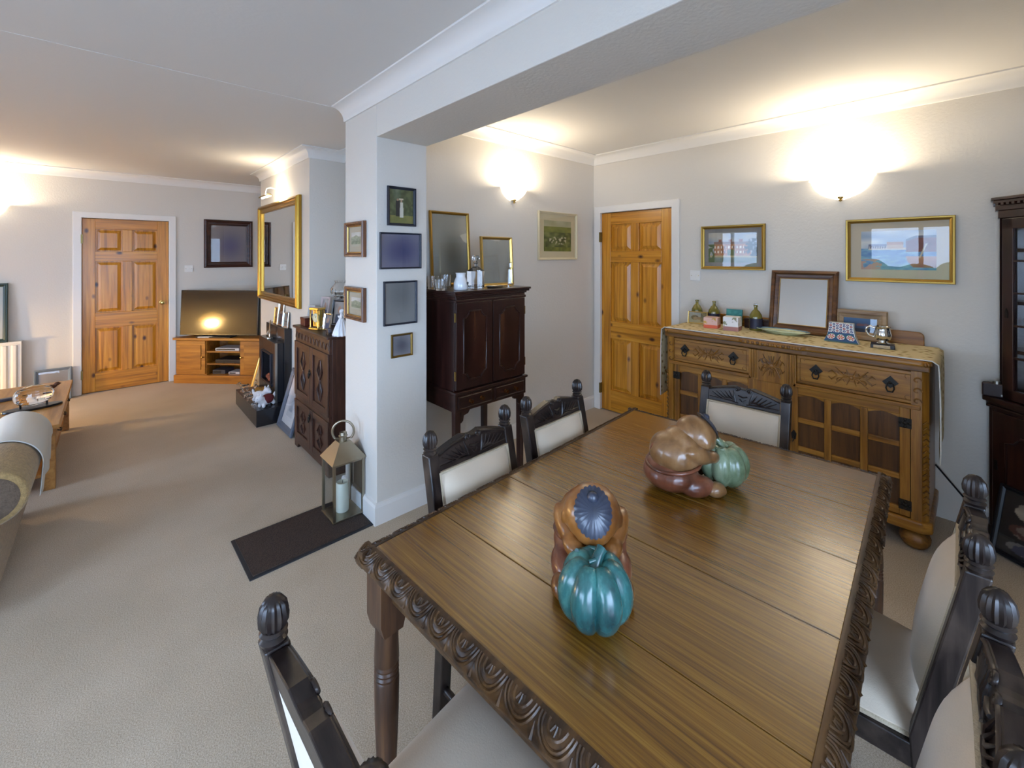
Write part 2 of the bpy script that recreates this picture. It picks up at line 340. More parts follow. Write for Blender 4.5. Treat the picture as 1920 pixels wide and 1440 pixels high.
# doors: six raised panels, stiles and rails of knotty pine, white architrave
def six_panel_door(name, loc, rz, w, h, handle_side, hinge_side):
    r = bpy.data.objects.new(name, None); COL.objects.link(r); r['kind'] = 'structure'; r.location = loc; r.rotation_euler = (0, 0, rz)
    fw = .06
    m = MB(); m.box(-w / 2 - fw, -w / 2 + .012, -.018, .03, 0, h + fw); m.box(w / 2 - .012, w / 2 + fw, -.018, .03, 0, h + fw); m.box(-w / 2, w / 2, -.018, .03, h - .008, h + fw); m.build('door_frame', TRIM, r, bevel=.006)
    x0, x1 = -w / 2 + .014, w / 2 - .014; sw = .105; ms = .085; y0, y1 = .012, .052; zb, zt = .008, h - .012
    rails = [(zb, .215), (.73, .90), (1.49, 1.60), (zt - .115, zt)]
    for a, b in ((x0, x0 + sw), (x1 - sw, x1)): MB().box(a, b, y0, y1, zb, zt).build('stile', PINE_Z, r, bevel=.003)
    for a, b in rails: MB().box(x0 + sw, x1 - sw, y0 + .0005, y1, a, b).build('rail', PINE_X, r, bevel=.003)
    for k in range(3):
        z0, z1 = rails[k][1], rails[k + 1][0]
        MB().box(-ms / 2, ms / 2, y0 + .0005, y1, z0, z1).build('mullion', PINE_Z, r, bevel=.003)
        for a, b in ((x0 + sw, -ms / 2), (ms / 2, x1 - sw)):
            q = MB(); q.box(a, b, y0 + .020, y1 - .004, z0, z1)
            i = .045; q.add([(a + .014, y0 + .020, z0 + .014), (b - .014, y0 + .020, z0 + .014), (b - .014, y0 + .020, z1 - .014), (a + .014, y0 + .020, z1 - .014),
                   (a + i, y0 + .006, z0 + i), (b - i, y0 + .006, z0 + i), (b - i, y0 + .006, z1 - i), (a + i, y0 + .006, z1 - i)],
                  [(0, 1, 5, 4), (1, 2, 6, 5), (2, 3, 7, 6), (3, 0, 4, 7), (4, 5, 6, 7)])
            q.build('panel', PINE_Z, r)
    if handle_side:
        hx = handle_side * (w / 2 - .075); q = MB()
        q.T = Matrix.Translation((hx, y0, .98)) @ Matrix.Rotation(PI / 2, 4, 'X')
        q.lathe([(.026, 0), (.026, .006), (.01, .008), (.01, .03), (.022, .04), (.026, .052), (.018, .064), (0.0001, .067)], 16); q.build('handle', BRASS, r, smooth=40)
    for z in (.22, 1.74): q = MB(); q.box(hinge_side * (w / 2 - .012) - .008, hinge_side * (w / 2 - .012) + .008, -.024, .012, z - .05, z + .05); q.build('hinge', plain('hinge_brass', '8a7a4a', .4, .8), r)
    return r
st(MB().box(D1[0] - .2, D1[1] + .2, YT + .125, YT + .16, -.05, 2.3).build('door_leak_stop_far', WALL)); st(MB().box(XS + .125, XS + .16, D2[0] - .2, D2[1] + .2, -.05, 2.3).build('door_leak_stop_near', WALL))  # added unseen panels behind both doors, blocking daylight leaks round the leaves
six_panel_door('door_1', ((D1[0] + D1[1]) / 2, YT - .003, 0), 0, D1[1] - D1[0], D1[2], 1, -1)
six_panel_door('door_2', (XS - .003, (D2[0] + D2[1]) / 2, 0), -PI / 2, D2[1] - D2[0], D2[2], 0, -1)
# garden outside the windows
BOUNCE_GROUND = plain('bounce_paving', '8f9096', .9, var=.15, vscale=3)  # unseen ground, made pale to bounce daylight up to the ceiling
st(MB().box(-14, 8, -14, 12, -.25, -.12).build('ground', BOUNCE_GROUND))
def hedge(name, label, loc, sx, sy, sz, n, seed):
    rnd = random.Random(seed); e = []
    for _ in range(n): e.append(((rnd.uniform(-sx, sx), rnd.uniform(-sy, sy), rnd.uniform(.25, sz)), tuple(rnd.uniform(.3, .6) for _ in range(3)), None))
    t = thing(name, label, 'hedge', loc); blob('foliage', e, plain('hedge_leaves', '44663a', .8, bump=.8, bscale=14, var=.5, vscale=9), t, .12, 2)
    return t
hedge('garden_hedge', 'tall green hedge in the garden outside the lounge window', (-10.5, 3.2, -.12), .7, 3.0, 1.1, 40, 3)
# ================================================================== dining table
OAK_X = wood('table_oak', '58390d', '7d5417', '967029', 'y', 190, 3.0, .26, bump=.05, coat=1.0)
OAKD = wood('dark_carved_oak', '2a1a0e', '4d341c', '6e4e2c', 'x', 40, 3, .38, bump=.25)
OAKDZ = wood('dark_turned_oak', '2a190e', '4c3120', '644428', 'z', 40, 3, .38, bump=.25)
TZ, TL, TW = .76, 1.52, 1.03
tab = thing('dining_table', 'brown oak dining table with carved edge holding two pumpkin sculptures', 'table', (1.275, .676, 0), math.radians(3.2))
bounds = [-TL / 2 + .0, -.50, -.20, .10, .41, TL / 2]
bd = .039
for k in range(5):
    a, b = bounds[k] + (bd if k == 0 else .0012), bounds[k + 1] - (bd if k == 4 else .0012)
    MB().box(a, b, -TW / 2 + bd, TW / 2 - bd, TZ - .024, TZ).build('plank', OAK_X, tab, bevel=.0015)
# carved moulding on the four sides: sloping board with lunettes and leaf darts cut into it
def carved_side(L, name):
    m = MB(); y = 0
    m.prism([(0, -.024), (0, .001)] + [(-.003 - .036 * math.sin(a), .001 - .038 * (1 - math.cos(a))) for a in [PI / 2 * q / 9 for q in range(10)]] + [(-.035, -.043), (-.004, -.043)], -L / 2, L / 2, 'x')
    n = max(1, round(L / .078)); s = L / n
    def onf(x, t):       # t 0 top .. 1 bottom on the sloping face
        a = PI / 2 * (.08 + t * .84); return (x, -.003 - .037 * math.sin(a), .0015 - .038 * (1 - math.cos(a)))
    for i in range(n):
        cx = -L / 2 + (i + .5) * s
        for rr, th in ((.98, .0030), (.80, .0026), (.50, .0030)):
            pts = []
            for k in range(13):
                a = PI * k / 12; pts.append(onf(cx + math.cos(a) * s * .47 * rr, .05 + math.sin(a) * .86 * rr))
            m.tube(pts, th, 5)
        for da in (-.5, 0, .5): m.tube([onf(cx + math.sin(da) * s * .1, .12), onf(cx + math.sin(da) * s * .3, .52 - .1 * abs(da))], [.003, .0012], 5)
        m.tube([onf(cx + s / 2, .95), onf(cx + s / 2, .45)], [.0045, .001], 5)
    return m
for L, tr in ((TL, Matrix.Translation((0, -TW / 2 + bd, TZ))), (TL, Matrix.Translation((0, TW / 2 - bd, TZ)) @ rotz(PI)),
              (TW, Matrix.Translation((-TL / 2 + bd, 0, TZ)) @ rotz(-PI / 2)), (TW, Matrix.Translation((TL / 2 - bd, 0, TZ)) @ rotz(PI / 2))):
    m = carved_side(L - .004, 'edge'); m2 = MB(); m2.T = tr; m2.add(m.v, m.f); m2.build('carved_edge', OAKD, tab, smooth=50)
for a in (-1, 1):
    MB().box(-.69, .69, a * .455 - .012, a * .455 + .012, .625, TZ - .024).build('apron', OAKD, tab, bevel=.003)
    MB().box(a * .69 - .012, a * .69 + .012, -.455, .455, .625, TZ - .024).build('apron', OAKD, tab, bevel=.003)
for a in (-1, 1):
    for b in (-1, 1):
        lg = MB(); s = .038
        lg.add([(-s, -s, 0), (s, -s, 0), (s, s, 0), (-s, s, 0), (-s, -s, .16), (s, -s, .16), (s, s, .16), (-s, s, .16), (-.024, -.024, .19), (.024, -.024, .19), (.024, .024, .19), (-.024, .024, .19)][0:0] or [], [])
        lg.T = Matrix.Translation((a * .695, b * .462, 0))
        lg.prism([(-s, TZ - .024), (s, TZ - .024), (s, .575), (.028, .54), (-.028, .54), (-s, .575)], -s, s, 'y')
        lg.lathe([(.034, .115), (.030, .14), (.026, .15), (.032, .30), (.0335, .40), (.031, .405), (.033, .412), (.030, .418), (.033, .425), (.030, .431), (.033, .438), (.031, .445), (.0335, .45), (.031, .53), (.031, .55)], 20)
        lg.box(-s, s, -s, s, .0, .115); lg.build('leg', OAKDZ, tab, smooth=35)
for a in (-1, 1): MB().box(a * .695 - .016, a * .695 + .016, -.43, .43, .045, .095).build('stretcher', OAKD, tab, bevel=.003)
MB().box(-.685, .685, -.016, .016, .048, .092).build('stretcher', OAKD, tab, bevel=.003)
# ================================================================== dining chairs
CHW = wood('chair_oak', '120d0c', '261d1b', '40352f', 'z', 36, 3, .32, bump=.2, wear='54463c')
CHX = wood('chair_rail_oak', '120d0c', '261d1b', '40352f', 'x', 36, 3, .32, bump=.2, wear='54463c')
PAD = plain('cream_velour', 'd3c2ab', .8, bump=.12, bscale=300, var=.05, vscale=6, sheen=.4)
BRAID = plain('cream_braid', 'bfae93', .85, bump=.7, bscale=260)
def make_chair():
    t = thing('dining_chair', '', 'chair', group='carved oak dining chairs')
    bw, fw = .18, .215
    ytop = lambda z: .185 if z < .45 else .185 + (z - .45) * .21
    for sgn in (-1, 1):
        p = MB(); s = .021; x = sgn * bw
        path = [(.0, .215), (.45, .185), (.66, ytop(.66)), (.875, ytop(.875))]
        vs = []; fs = []
        for z, y in path: vs += [(x - s, y - s, z), (x + s, y - s, z), (x + s, y + s, z), (x - s, y + s, z)]
        for i in range(3):
            for k in range(4): fs.append((i * 4 + k, i * 4 + (k + 1) % 4, i * 4 + 4 + (k + 1) % 4, i * 4 + 4 + k))
        fs += [(3, 2, 1, 0), (12, 13, 14, 15)]; p.add(vs, fs); po = p.build('back_post', CHW, t, bevel=.004)
        f = MB(); f.lathe([(.019, -.004), (.023, .006), (.017, .012), (.023, .018), (.019, .022), (.0195, .024)], 28, (x, ytop(.875), .875)); f.lathe([(.019, .022), (.0245, .032), (.0255, .045), (.022, .062), (.013, .075), (.0001, .080)], 28, (x, ytop(.875), .875), ribs=14, ramp=.16)
        f.build('finial', CHW, po, smooth=45)
        g = MB(); lx = sgn * (fw - .02)
        g.lathe([(.018, .0), (.024, .012), (.022, .03), (.014, .045), (.017, .06), (.024, .09), (.026, .14), (.020, .20), (.016, .23), (.024, .25), (.016, .265), (.024, .29), (.024, .31)], 16, (lx, -.19, 0))
        g.box(lx - .024, lx + .024, -.214, -.166, .31, .43); g.build('front_leg', CHW, t, smooth=40)
        MB().box(min(lx, x) - .0 + .0, max(lx, x), -.17, .19, .12, .145).build('stretcher', CHW, t) if False else None
        q = MB(); q.tube([(lx, -.19, .13), (x, .20, .13)], .012, 8); q.build('stretcher', CHW, t, smooth=60)
    MB().tube([(-.185, 0, .13), (.185, 0, .13)], .012, 8).build('stretcher', CHX, t, smooth=60)
    sf = MB(); sf.prism([(-fw, -.21), (fw, -.21), (bw + .018, .19), (-bw - .018, .19)], .375, .432, 'z'); sf.build('seat_frame', CHX, t, bevel=.004)
    def seat(u, v):
        w = fw + .004 + (bw - fw) * v; x = (u * 2 - 1) * w; y = -.222 + v * .40
        k = (1 - abs(2 * u - 1) ** 6) * (1 - abs(2 * v - 1) ** 6)
        return (x, y, .448 + .034 * k)
    sp = MB(); sp.sheet(seat, 20, 18, (0, 0, -.0)) if False else sp.grid(seat, 20, 18)
    pol = [(-fw - .004, -.222), (fw + .004, -.222), (bw, .178), (-bw, .178)]; sp.prism(pol, .430, .449, 'z')
    so = sp.build('seat_pad', PAD, t, smooth=60)
    br = MB(); br.tube([(-fw - .005, -.224, .436), (fw + .005, -.224, .436)], .006, 6); br.tube([(-fw - .005, -.224, .436), (-bw - .001, .17, .436)], .006, 6); br.tube([(fw + .005, -.224, .436), (bw + .001, .17, .436)], .006, 6); br.build('braid', BRAID, so, smooth=60)
    # upholstered back
    def back(u, v):
        x = (u * 2 - 1) * (bw - .018); z = .505 + v * .307
        k = (1 - abs(2 * u - 1) ** 5) * (1 - abs(2 * v - 1) ** 5)
        return (x, ytop(z) - .012 - .042 * k, z)
    bp = MB(); bp.grid(back, 26, 22)
    bp.grid(lambda u, v: ((u * 2 - 1) * (bw - .018), ytop(.505 + v * .307) + .014, .505 + v * .307), 4, 4)
    x0 = bw - .018
    for sg in (-1, 1): bp.grid(lambda u, v: (sg * x0, ytop(.505 + v * .307) - .012 + .026 * u, .505 + v * .307), 2, 4)
    bp.grid(lambda u, v: ((u * 2 - 1) * x0, ytop(.812) - .012 + .026 * v, .812), 4, 2); bp.grid(lambda u, v: ((u * 2 - 1) * x0, ytop(.505) - .012 + .026 * v, .505), 4, 2)
    bo = bp.build('back_pad', PAD, t, smooth=60)
    b = MB(); y = lambda z: ytop(z) - .016
    b.tube([(-x0, y(.51), .51), (-x0, y(.810), .810), (x0, y(.810), .810), (x0, y(.51), .51)], .0075, 6); b.build('braid', BRAID, bo, smooth=60)
    MB().box(-bw, bw, ytop(.49) - .014, ytop(.49) + .014, .475, .507).build('lower_rail', CHX, t, bevel=.003)
    # carved cresting rail
    out = [(-bw + .015, .778), (bw - .015, .778)]
    top = []
    for i in range(25):
        x = bw - .015 - (2 * bw - .03) * i / 24; a = abs(x) / (bw - .015)
        z = .842 + .052 * (1 - a) ** .75 if a > .2 else .842 + .052 * .8 ** .75 - .012 * (1 - (a / .2) ** 2) ** .5
        top.append((x, z))
    cr = MB(); o = 0
    cr.prism(out + top, -.016, .016, 'y'); 
    sh = Matrix.Identity(4); sh[2][2] = .8; sh[2][3] = .1926; sh[1][2] = .21 * .8; sh[1][3] = .185 - .45 * .21 + .21 * .1926
    m2 = MB(); m2.T = sh; m2.add(cr.v, cr.f); co = m2.build('cresting_rail', CHX, t, bevel=.003)
    cv = MB(); cv.T = sh
    for sg in (-1, 1):
        cv.tube([(p[0], -.016, p[1] - .006) for p in top if p[0] * sg >= .022], .0045, 6)
        cv.tube(spiral(sg * .024, .874, .014, .003, -PI / 2 if sg > 0 else -PI / 2, (-PI / 2 + 3.4 * PI) if sg > 0 else (-PI / 2 - 3.4 * PI), -.017, 22), .004, 6)
        for k in range(6):
            x1 = sg * (.045 + k * .020); z1 = .846 + .046 * (1 - (abs(x1) + .01) / .165)
            cv.tube([(sg * .030, -.016, .792 + .004 * k), (sg * (.036 + k * .013), -.019, .800 + .006 * (5 - k) * .9), (x1, -.016, min(z1, .785 + .075 - k * .006))], [.0025, .0045, .0018], 5)
        cv.tube([(sg * .018, -.016, .79), (sg * .05, -.018, .797), (sg * .155, -.016, .80)], [.003, .004, .002], 5)
    cv.tube([(-.02, -.017, .835), (0, -.018, .828), (.02, -.017, .835)], .004, 5); cv.tube([(-.014, -.017, .815), (0, -.018, .80), (.014, -.017, .815)], .004, 5)
    cv.build('carving', CHX, co, smooth=60)
    return t
chair0 = make_chair()
CH = [((.995, 1.005), 3, 'carved oak dining chair beside the pillar, under the tall mahogany cabinet'),
      ((1.487, 1.035), 2, 'carved oak dining chair at the table corner by the dining-end pine door'),
      ((2.02, .765), -87, 'carved oak dining chair at the table end facing away from the sideboard'),
      ((1.540, .272), 181, 'carved oak dining chair with white-lit back, pulled up facing the corner cabinet side'),
      ((.975, .240), 182, 'carved oak dining chair with dark worn rail next to the white-backed one'),
      ((.492, .672), 92, 'carved oak dining chair at the table end nearest the doormat, seen from behind')]
CHAIR_LABELS = ['carved oak dining chair tucked in beside the white pillar and doormat',
                'carved oak dining chair tucked in below the tall dark cabinet, nearest the dining door',
                'carved oak dining chair with bluish sheen standing in front of the oak sideboard',
                'carved oak dining chair on the corner cabinet side of the table, towards the sideboard',
                'carved oak dining chair on the corner cabinet side, farther from the sideboard',
                'carved oak dining chair at the table end opposite the sideboard, facing it']
for i, (p, a, _) in enumerate(CH):
    o = chair0 if i == 0 else copy_tree(chair0)
    o.location = (p[0], p[1], 0); o.rotation_euler = (0, 0, math.radians(a)); o['label'] = CHAIR_LABELS[i]
# ================================================================== pumpkin sculptures
def pumpkin(R, hgt, n=7, N=72, M=18):
    m = MB()
    def f(u, v):
        a = 2 * PI * u; t = PI * v; lobe = abs(math.sin(n * a / 2)) ** .55
        r = R * math.sin(t) ** .8 * (.80 + .20 * lobe); z = hgt / 2 * (1 - math.cos(t) * (1.0)) - .18 * hgt * math.exp(-(r / R) ** 2 * 14) * (1 if v > .5 else -.3) - .10 * hgt * (1 - lobe) * math.sin(t) * (1 if v > .5 else -1) * .4
        return (r * math.cos(a), r * math.sin(a), max(0.0, z))
    m.grid(f, N, M); return m
def sculpture(label, loc, rz, pump_cols, skin):
    t = thing('pumpkin_sculpture', label, 'sculpture', loc, rz, None)
    BODY = wood('carved_skin_' + skin[0], *skin[1:], 'z', 9, 5, .28, bump=.05, coat=.5)
    PANTS = wood('carved_trousers_' + skin[0], '4a2416', '7a4630', '96604a', 'z', 9, 5, .3, bump=.05, coat=.4)
    HAIR = plain('carved_hair_slate', '2b3140', .35, coat=.3, var=.3, vscale=30)
    blob('body', [((.0, 0, .118), (.084, .084, .072), (0, .35, 0)), ((.030, 0, .152), (.062, .074, .052), (0, .5, 0)), ((.06, .058, .132), (.066, .026, .028), (0, .35, -.42)), ((.06, -.058, .132), (.066, .026, .028), (0, .35, .42)),
                  ((.110, .042, .118), (.034, .024, .020), (0, .2, -.7)), ((.110, -.042, .118), (.034, .024, .020), (0, .2, .7))], BODY, t, .0045, 5)
    p = blob('trousers', [((-.014, 0, .056), (.090, .094, .056), None), ((.050, .064, .034), (.060, .034, .034), (0, 0, -.15)), ((.050, -.064, .034), (.060, .034, .034), (0, 0, .15))], PANTS, t, .005, 5)
    s = MB(); s.tube([(.086 * math.cos(a) - .004, .088 * math.sin(a), .090 + .010 * math.cos(a)) for a in [2 * PI * k / 40 for k in range(40)]], .006, 7, closed=True)
    s.tube([(-.086 * math.sin(b) * .98 - .004, 0, .118 + .066 * math.cos(b) * .96) for b in [.2 + k * .1 for k in range(12)]], .0022, 5)
    s.build('belt', PANTS, p, smooth=60)
    for sg in (-1, 1):
        blob('foot', [((.108, sg * .070, .024), (.034, .026, .024), (0, 0, sg * -.1)), ((.128, sg * .068, .020), (.016, .020, .016), None)], BODY, t, .004, 4)
    h = blob('head', [((.074, 0, .180), (.068, .068, .060), (0, .3, 0)), ((.108, 0, .160), (.034, .046, .036), None), ((.082, .066, .170), (.014, .007, .018), None), ((.082, -.066, .170), (.014, .007, .018), None)], BODY, t, .0045, 5)
    k = MB(); k.T = Matrix.Translation((.080, 0, .178)) @ Matrix.Rotation(.95, 4, 'Y') @ Matrix.Diagonal((1.25, 1, 1, 1))
    k.lathe([(.066 * math.sin(q), .066 * math.cos(q)) for q in [.72, .60, .48, .36, .24, .12, .001]], 72, ribs=48, ramp=.06)
    k.T = Matrix.Translation((.104, 0, .226)) @ Matrix.Rotation(.7, 4, 'Y') @ Matrix.Scale(.66, 4)
    k.lathe([(.013, -.016), (.016, .0), (.022, .010), (.021, .022), (.012, .034), (.0001, .038)], 28, ribs=14, ramp=.1); k.T = Matrix()
    k.build('hair', HAIR, h, smooth=60)
    b = MB(); b.T = Matrix.Translation((.104, 0, .226)) @ Matrix.Rotation(.7, 4, 'Y') @ Matrix.Scale(.66, 4); b.tube([(.016 * math.cos(a), .016 * math.sin(a), -.003) for a in [2 * PI * q / 16 for q in range(16)]], .004, 6, closed=True); b.build('hair_band', BODY, h, smooth=60)
    pm = wood('pumpkin_glaze_' + skin[0], *pump_cols, 'z', 14, 6, .25, bump=.03, coat=.5)
    g = pumpkin(.081, .146); g2 = MB(); g2.T = Matrix.Translation((.178, 0, .002)); g2.add(g.v, g.f); pk = g2.build('pumpkin', pm, t, smooth=60)
    s = MB(); s.tube([(.178, 0, .116), (.176, .004, .134), (.166, .012, .147), (.160, .016, .150)], [.022, .013, .011, .013], 10); s.build('stem', pm, pk, smooth=60)
    v = MB(); v.tube([(.162 + .022 * math.cos(a), -.012 + .026 * math.sin(a), .136 + .004 * math.sin(3 * a)) for a in [k * .5 for k in range(10)]], .0055, 7); v.build('vine', pm, pk, smooth=60)
    return t
sculpture('carved child in brown asleep over a teal pumpkin, dark topknot of hair showing', (.899, .672, TZ), math.radians(220), ('173638', '2d6462', '5f9c92'), ('amber', '5a3214', '8f5a28', 'b07c44'))
sculpture('carved child seen from behind leaning on an olive green pumpkin', (1.413, .702, TZ), math.radians(-38), ('4a5a3c', '77886a', '9aa98a'), ('tan', '5e3d22', '8f6740', 'ad8860'))
# ================================================================== framed pictures
def framed(name, label, cat, loc, rz, w, h, fw, mat, fn, fd=.022, mount=0., mcol='c9c0ae', nx=50, ny=36, glass=True, lean=0., mirror=False, group=None, prof=0, frame2=None, rough=.55):
    """front is local -Y, origin at the middle of the bottom edge, back plane at y=0"""
    t = thing(name, label, cat, loc, rz, group); t.rotation_euler = (-lean, 0, rz) if lean else (0, 0, rz)
    f = MB(); a, b = w / 2, h
    def ring(i0, y0, i1, y1):
        P0 = [(-a + i0, y0, i0), (a - i0, y0, i0), (a - i0, y0, b - i0), (-a + i0, y0, b - i0)]; P1 = [(-a + i1, y1, i1), (a - i1, y1, i1), (a - i1, y1, b - i1), (-a + i1, y1, b - i1)]
        return P0, P1
    steps = [(0, 0), (0, -fd * .7), (fw * .12, -fd), (fw * .45, -fd * .95), (fw * .6, -fd * .7), (fw, -fd * .45), (fw, 0)] if prof == 0 else \
            [(0, 0), (0, -fd * .5), (fw * .1, -fd * .8), (fw * .3, -fd), (fw * .42, -fd * .85), (fw * .5, -fd * .55), (fw * .78, -fd * .45), (fw * .84, -fd * .6), (fw, -fd * .5), (fw, 0)]
    for k in range(len(steps) - 1):
        (i0, y0), (i1, y1) = steps[k], steps[k + 1]; P0, P1 = ring(i0, y0, i1, y1)
        f.add(P0 + P1, [(j, (j + 1) % 4, 4 + (j + 1) % 4, 4 + j) for j in range(4)])
    f.box(-a + .002, a - .002, -.002, -.0005, .002, b - .002)
    fr = f.build('frame', mat, t)
    if frame2:
        g = MB(); q = fw * .96; r_ = .004; y = -fd * .45
        g.tube([(-a + q, y, q), (a - q, y, q), (a - q, y, b - q), (-a + q, y, b - q)], r_, 6, closed=True); g.build('inner_slip', frame2, fr)
    i = fw * .9
    if mirror:
        MB().box(-a + i, a - i, -fd * .30, -.003, i, b - i).build('mirror_plate', MIRROR, t)
        return t
    if mount:
        MB().box(-a + i, a - i, -fd * .16, -.003, i, b - i).build('mount', plain('mount_' + mcol, mcol, .8), t); j = fw + mount
    else: j = i
    canvas('picture', fn, -a + j, a - j, j, b - j, -fd * .2, nx, ny, t, rough)
    if glass: MB().box(-a + i, a - i, -fd * .42, -fd * .36, i, b - i).build('glass', PICGLASS, t)
    return t
def rectX(x, uL, uR, vT, vB):
    A = PX(uL, vT, x); B = PX(uL, vB, x); C = PX(uR, vT, x); return (x, (A.y + C.y) / 2, B.z), abs(A.y - C.y), A.z - B.z
def rectY(y, uL, uR, vT, vB):
    A = PY(uL, vT, y); B = PY(uL, vB, y); C = PY(uR, vT, y); return ((A.x + C.x) / 2, y, B.z), abs(A.x - C.x), A.z - B.z
def mixc(a, b, t): t = max(0, min(1, t)); return tuple(p + (q - p) * t for p, q in zip(a, b))
def hx(s): return tuple(int(s[i:i + 2], 16) / 255 for i in (0, 2, 4))
RN = random.Random(5)
_tab = [[RN.random() for _ in range(64)] for _ in range(64)]
def ns(x, y):
    i, j = int(math.floor(x)), int(math.floor(y)); a, b = x - i, y - j; g = lambda p, q: _tab[p % 64][q % 64]
    return (g(i, j) * (1 - a) + g(i + 1, j) * a) * (1 - b) + (g(i, j + 1) * (1 - a) + g(i + 1, j + 1) * a) * b
def blur(edge, mid, cx=.5, cy=.5, s=.35):
    def f(u, v): d = ((u - cx) ** 2 + (v - cy) ** 2) / s ** 2; return mixc(hx(edge), hx(mid), math.exp(-d))
    return f
def house(u, v):
    c = mixc(hx('8e9cae'), hx('c0b9a8'), ns(u * 6, v * 9) * 1.2 - .1)
    if v < .18: c = mixc(hx('64705f'), hx('87907c'), ns(u * 20, v * 20))
    if v < .24 and v >= .18: c = hx('b9a878')
    if .24 <= v < .62 and .12 < u < .88:
        c = mixc(hx('a0663a'), hx('c98d55'), ns(u * 18, v * 14))
        if int(u * 26) % 2 and (.30 < v < .40 or .46 < v < .55): c = hx('efe0c4') if int(u * 52) % 3 else hx('5a3a30')
        if .4 < u < .56 and v < .44: c = hx('6d7440')
    if .62 <= v < .7 and .12 < u < .88: c = hx('8a6a58')
    if .7 <= v < .78 and int(u * 14) % 3 == 0 and .14 < u < .86: c = hx('9a5c40')
    if (u - .94) ** 2 * 3 + (v - .5) ** 2 < .09 and ns(u * 26, v * 22) > .32: c = hx('38423a')
    if u < .13 and v < .62 and ns(u * 20, v * 12) > .3: c = hx('5d6b3c')
    return c
def harbour(u, v):
    c = mixc(hx('9fb2c8'), hx('e1e3df'), ns(u * 5, v * 7) * 1.3 - .2)
    if v < .54: c = mixc(hx('4a78b8'), hx('8fc1cf'), ns(u * 16, v * 30)); c = mixc(c, hx('7fae98'), max(0, .4 - v) * 1.5 * ns(u * 9, v * 9))
    if v < .56 and v > .50 and u > .1: c = hx('d9cbb4')
    if .54 < v < .66 and .1 < u < .36: c = hx('7d7f96') if v > .61 else (hx('d5cfc4') if int(u * 60) % 2 else hx('6d6270'))
    if .54 < v < .72 and .36 < u < .58: c = hx('b9824c') if v > .64 else hx('cda878')
    if .46 < v < .86 - .35 * max(0, .74 - u) * 2 and u > .62: c = mixc(hx('6a3020'), hx('8d4a30'), ns(u * 30, v * 26)) if v < .80 - .35 * max(0, .74 - u) * 2 else hx('6a6a78')
    if u > .58 and .06 < v < .34:
        w = (v - .06) / .28
        if u > .62 + .10 * (1 - w) ** 2: c = mixc(hx('8a4f2a'), hx('c08650'), w + .3 * ns(u * 14, v * 20))
    if abs(u - .80 - (v - .34) * .25) < .012 and .3 < v < .66: c = hx('d9cfae')
    if v < .26 and u < .30 and ns(u * 22, v * 26) > .42: c = hx('c09a86')
    return c
def valley(u, v):
    c = mixc(hx('c8c3a0'), hx('a8a680'), ns(u * 6, v * 8))
    if v < .80: c = mixc(hx('8f9448'), hx('6a7434'), ns(u * 10, v * 16))
    if v < .62: c = mixc(hx('3c4a22'), hx('8a9150'), ns(u * 12, v * 14))
    if .24 < v < .50 and .2 < u < .8 and ns(u * 24, v * 20) > .5: c = hx('c9c4a0')
    if v < .14: c = mixc(hx('8f9440'), hx('55602c'), ns(u * 16, v * 10))
    return c
def hillside(seed):
    def f(u, v):
        c = mixc(hx('d6d5cc'), hx('b9bab6'), ns(u * 4 + seed, v * 5))
        if v < .72 - .25 * abs(u - .5) + .1 * ns(u * 5 + seed, 1): c = mixc(hx('7f8b74'), hx('a9ad92'), ns(u * 9 + seed, v * 12))
        if v < .4: c = mixc(hx('66765a'), hx('9da488'), ns(u * 14, v * 14 + seed))
        if v < .16: c = hx('b4b09a')
        return c
    return f
def wedding(u, v):
    c = mixc(hx('3e4a2e'), hx('6c7550'), ns(u * 14, v * 16))
    if v > .6 and u < .5: c = mixc(c, hx('b5c0b8'), max(0, .7 - abs(u - .3) * 3) * (v - .4))
    if v < .24: c = mixc(hx('8d8a4c'), hx('6b6e3a'), ns(u * 9, v * 9))
    if abs(u - .34) < .08 and .2 < v < .66: c = hx('23242a')
    if (u - .34) ** 2 + ((v - .69) * 1.2) ** 2 < .0016: c = hx('b58b72')
    if abs(u - .50) < .06 + .05 * max(0, .6 - v) and .18 < v < .62: c = hx('dcd8c8')
    if (u - .49) ** 2 + ((v - .66) * 1.2) ** 2 < .0016: c = hx('c09a80')
    if abs(u - .49) < .09 and .69 < v < .73: c = hx('d8cbb0')
    return c
GILT2 = metal('gold_frame', 'ab8a46', .38); PALE = plain('cream_frame', 'd8cca8', .45)
DKWOOD = wood('dark_frame_wood', '24110c', '3c2018', '52301f', 'x', 30, 3, .35)
BROWNFR = wood('brown_frame_wood', '3b2012', '6b4022', '85552f', 'z', 30, 3, .35, coat=.2)
BLUEBLK = plain('blue_black_frame', '1c2230', .4)
loc, w, h = rectX(XS, 1316, 1436, 425, 504.5); framed('framed_picture', 'gold framed painting of a long brick country house above the sideboard', 'picture', (XS - .002, loc[1], loc[2]), -PI / 2, w, h, .026, GILT2, house, mount=.032, mcol='8f8a84', nx=80, ny=50)
loc, w, h = rectX(XS, 1586.5, 1792, 413, 526.6); framed('framed_picture', 'large gold framed harbour watercolour with a beached boat and pale mount', 'picture', (XS - .002, loc[1], loc[2]), -PI / 2, w, h, .026, GILT2, harbour, mount=.055, mcol='cfc2a8', nx=90, ny=54)
loc, w, h = rectY(YB, 1007.4, 1079.5, 394.6, 487.6); framed('framed_picture', 'square cream framed painting of a green valley beside the small wall light', 'picture', (loc[0], YB - .002, loc[2]), 0, w, h, .022, PALE, valley, mount=.058, mcol='d9cba4', nx=54, ny=54)
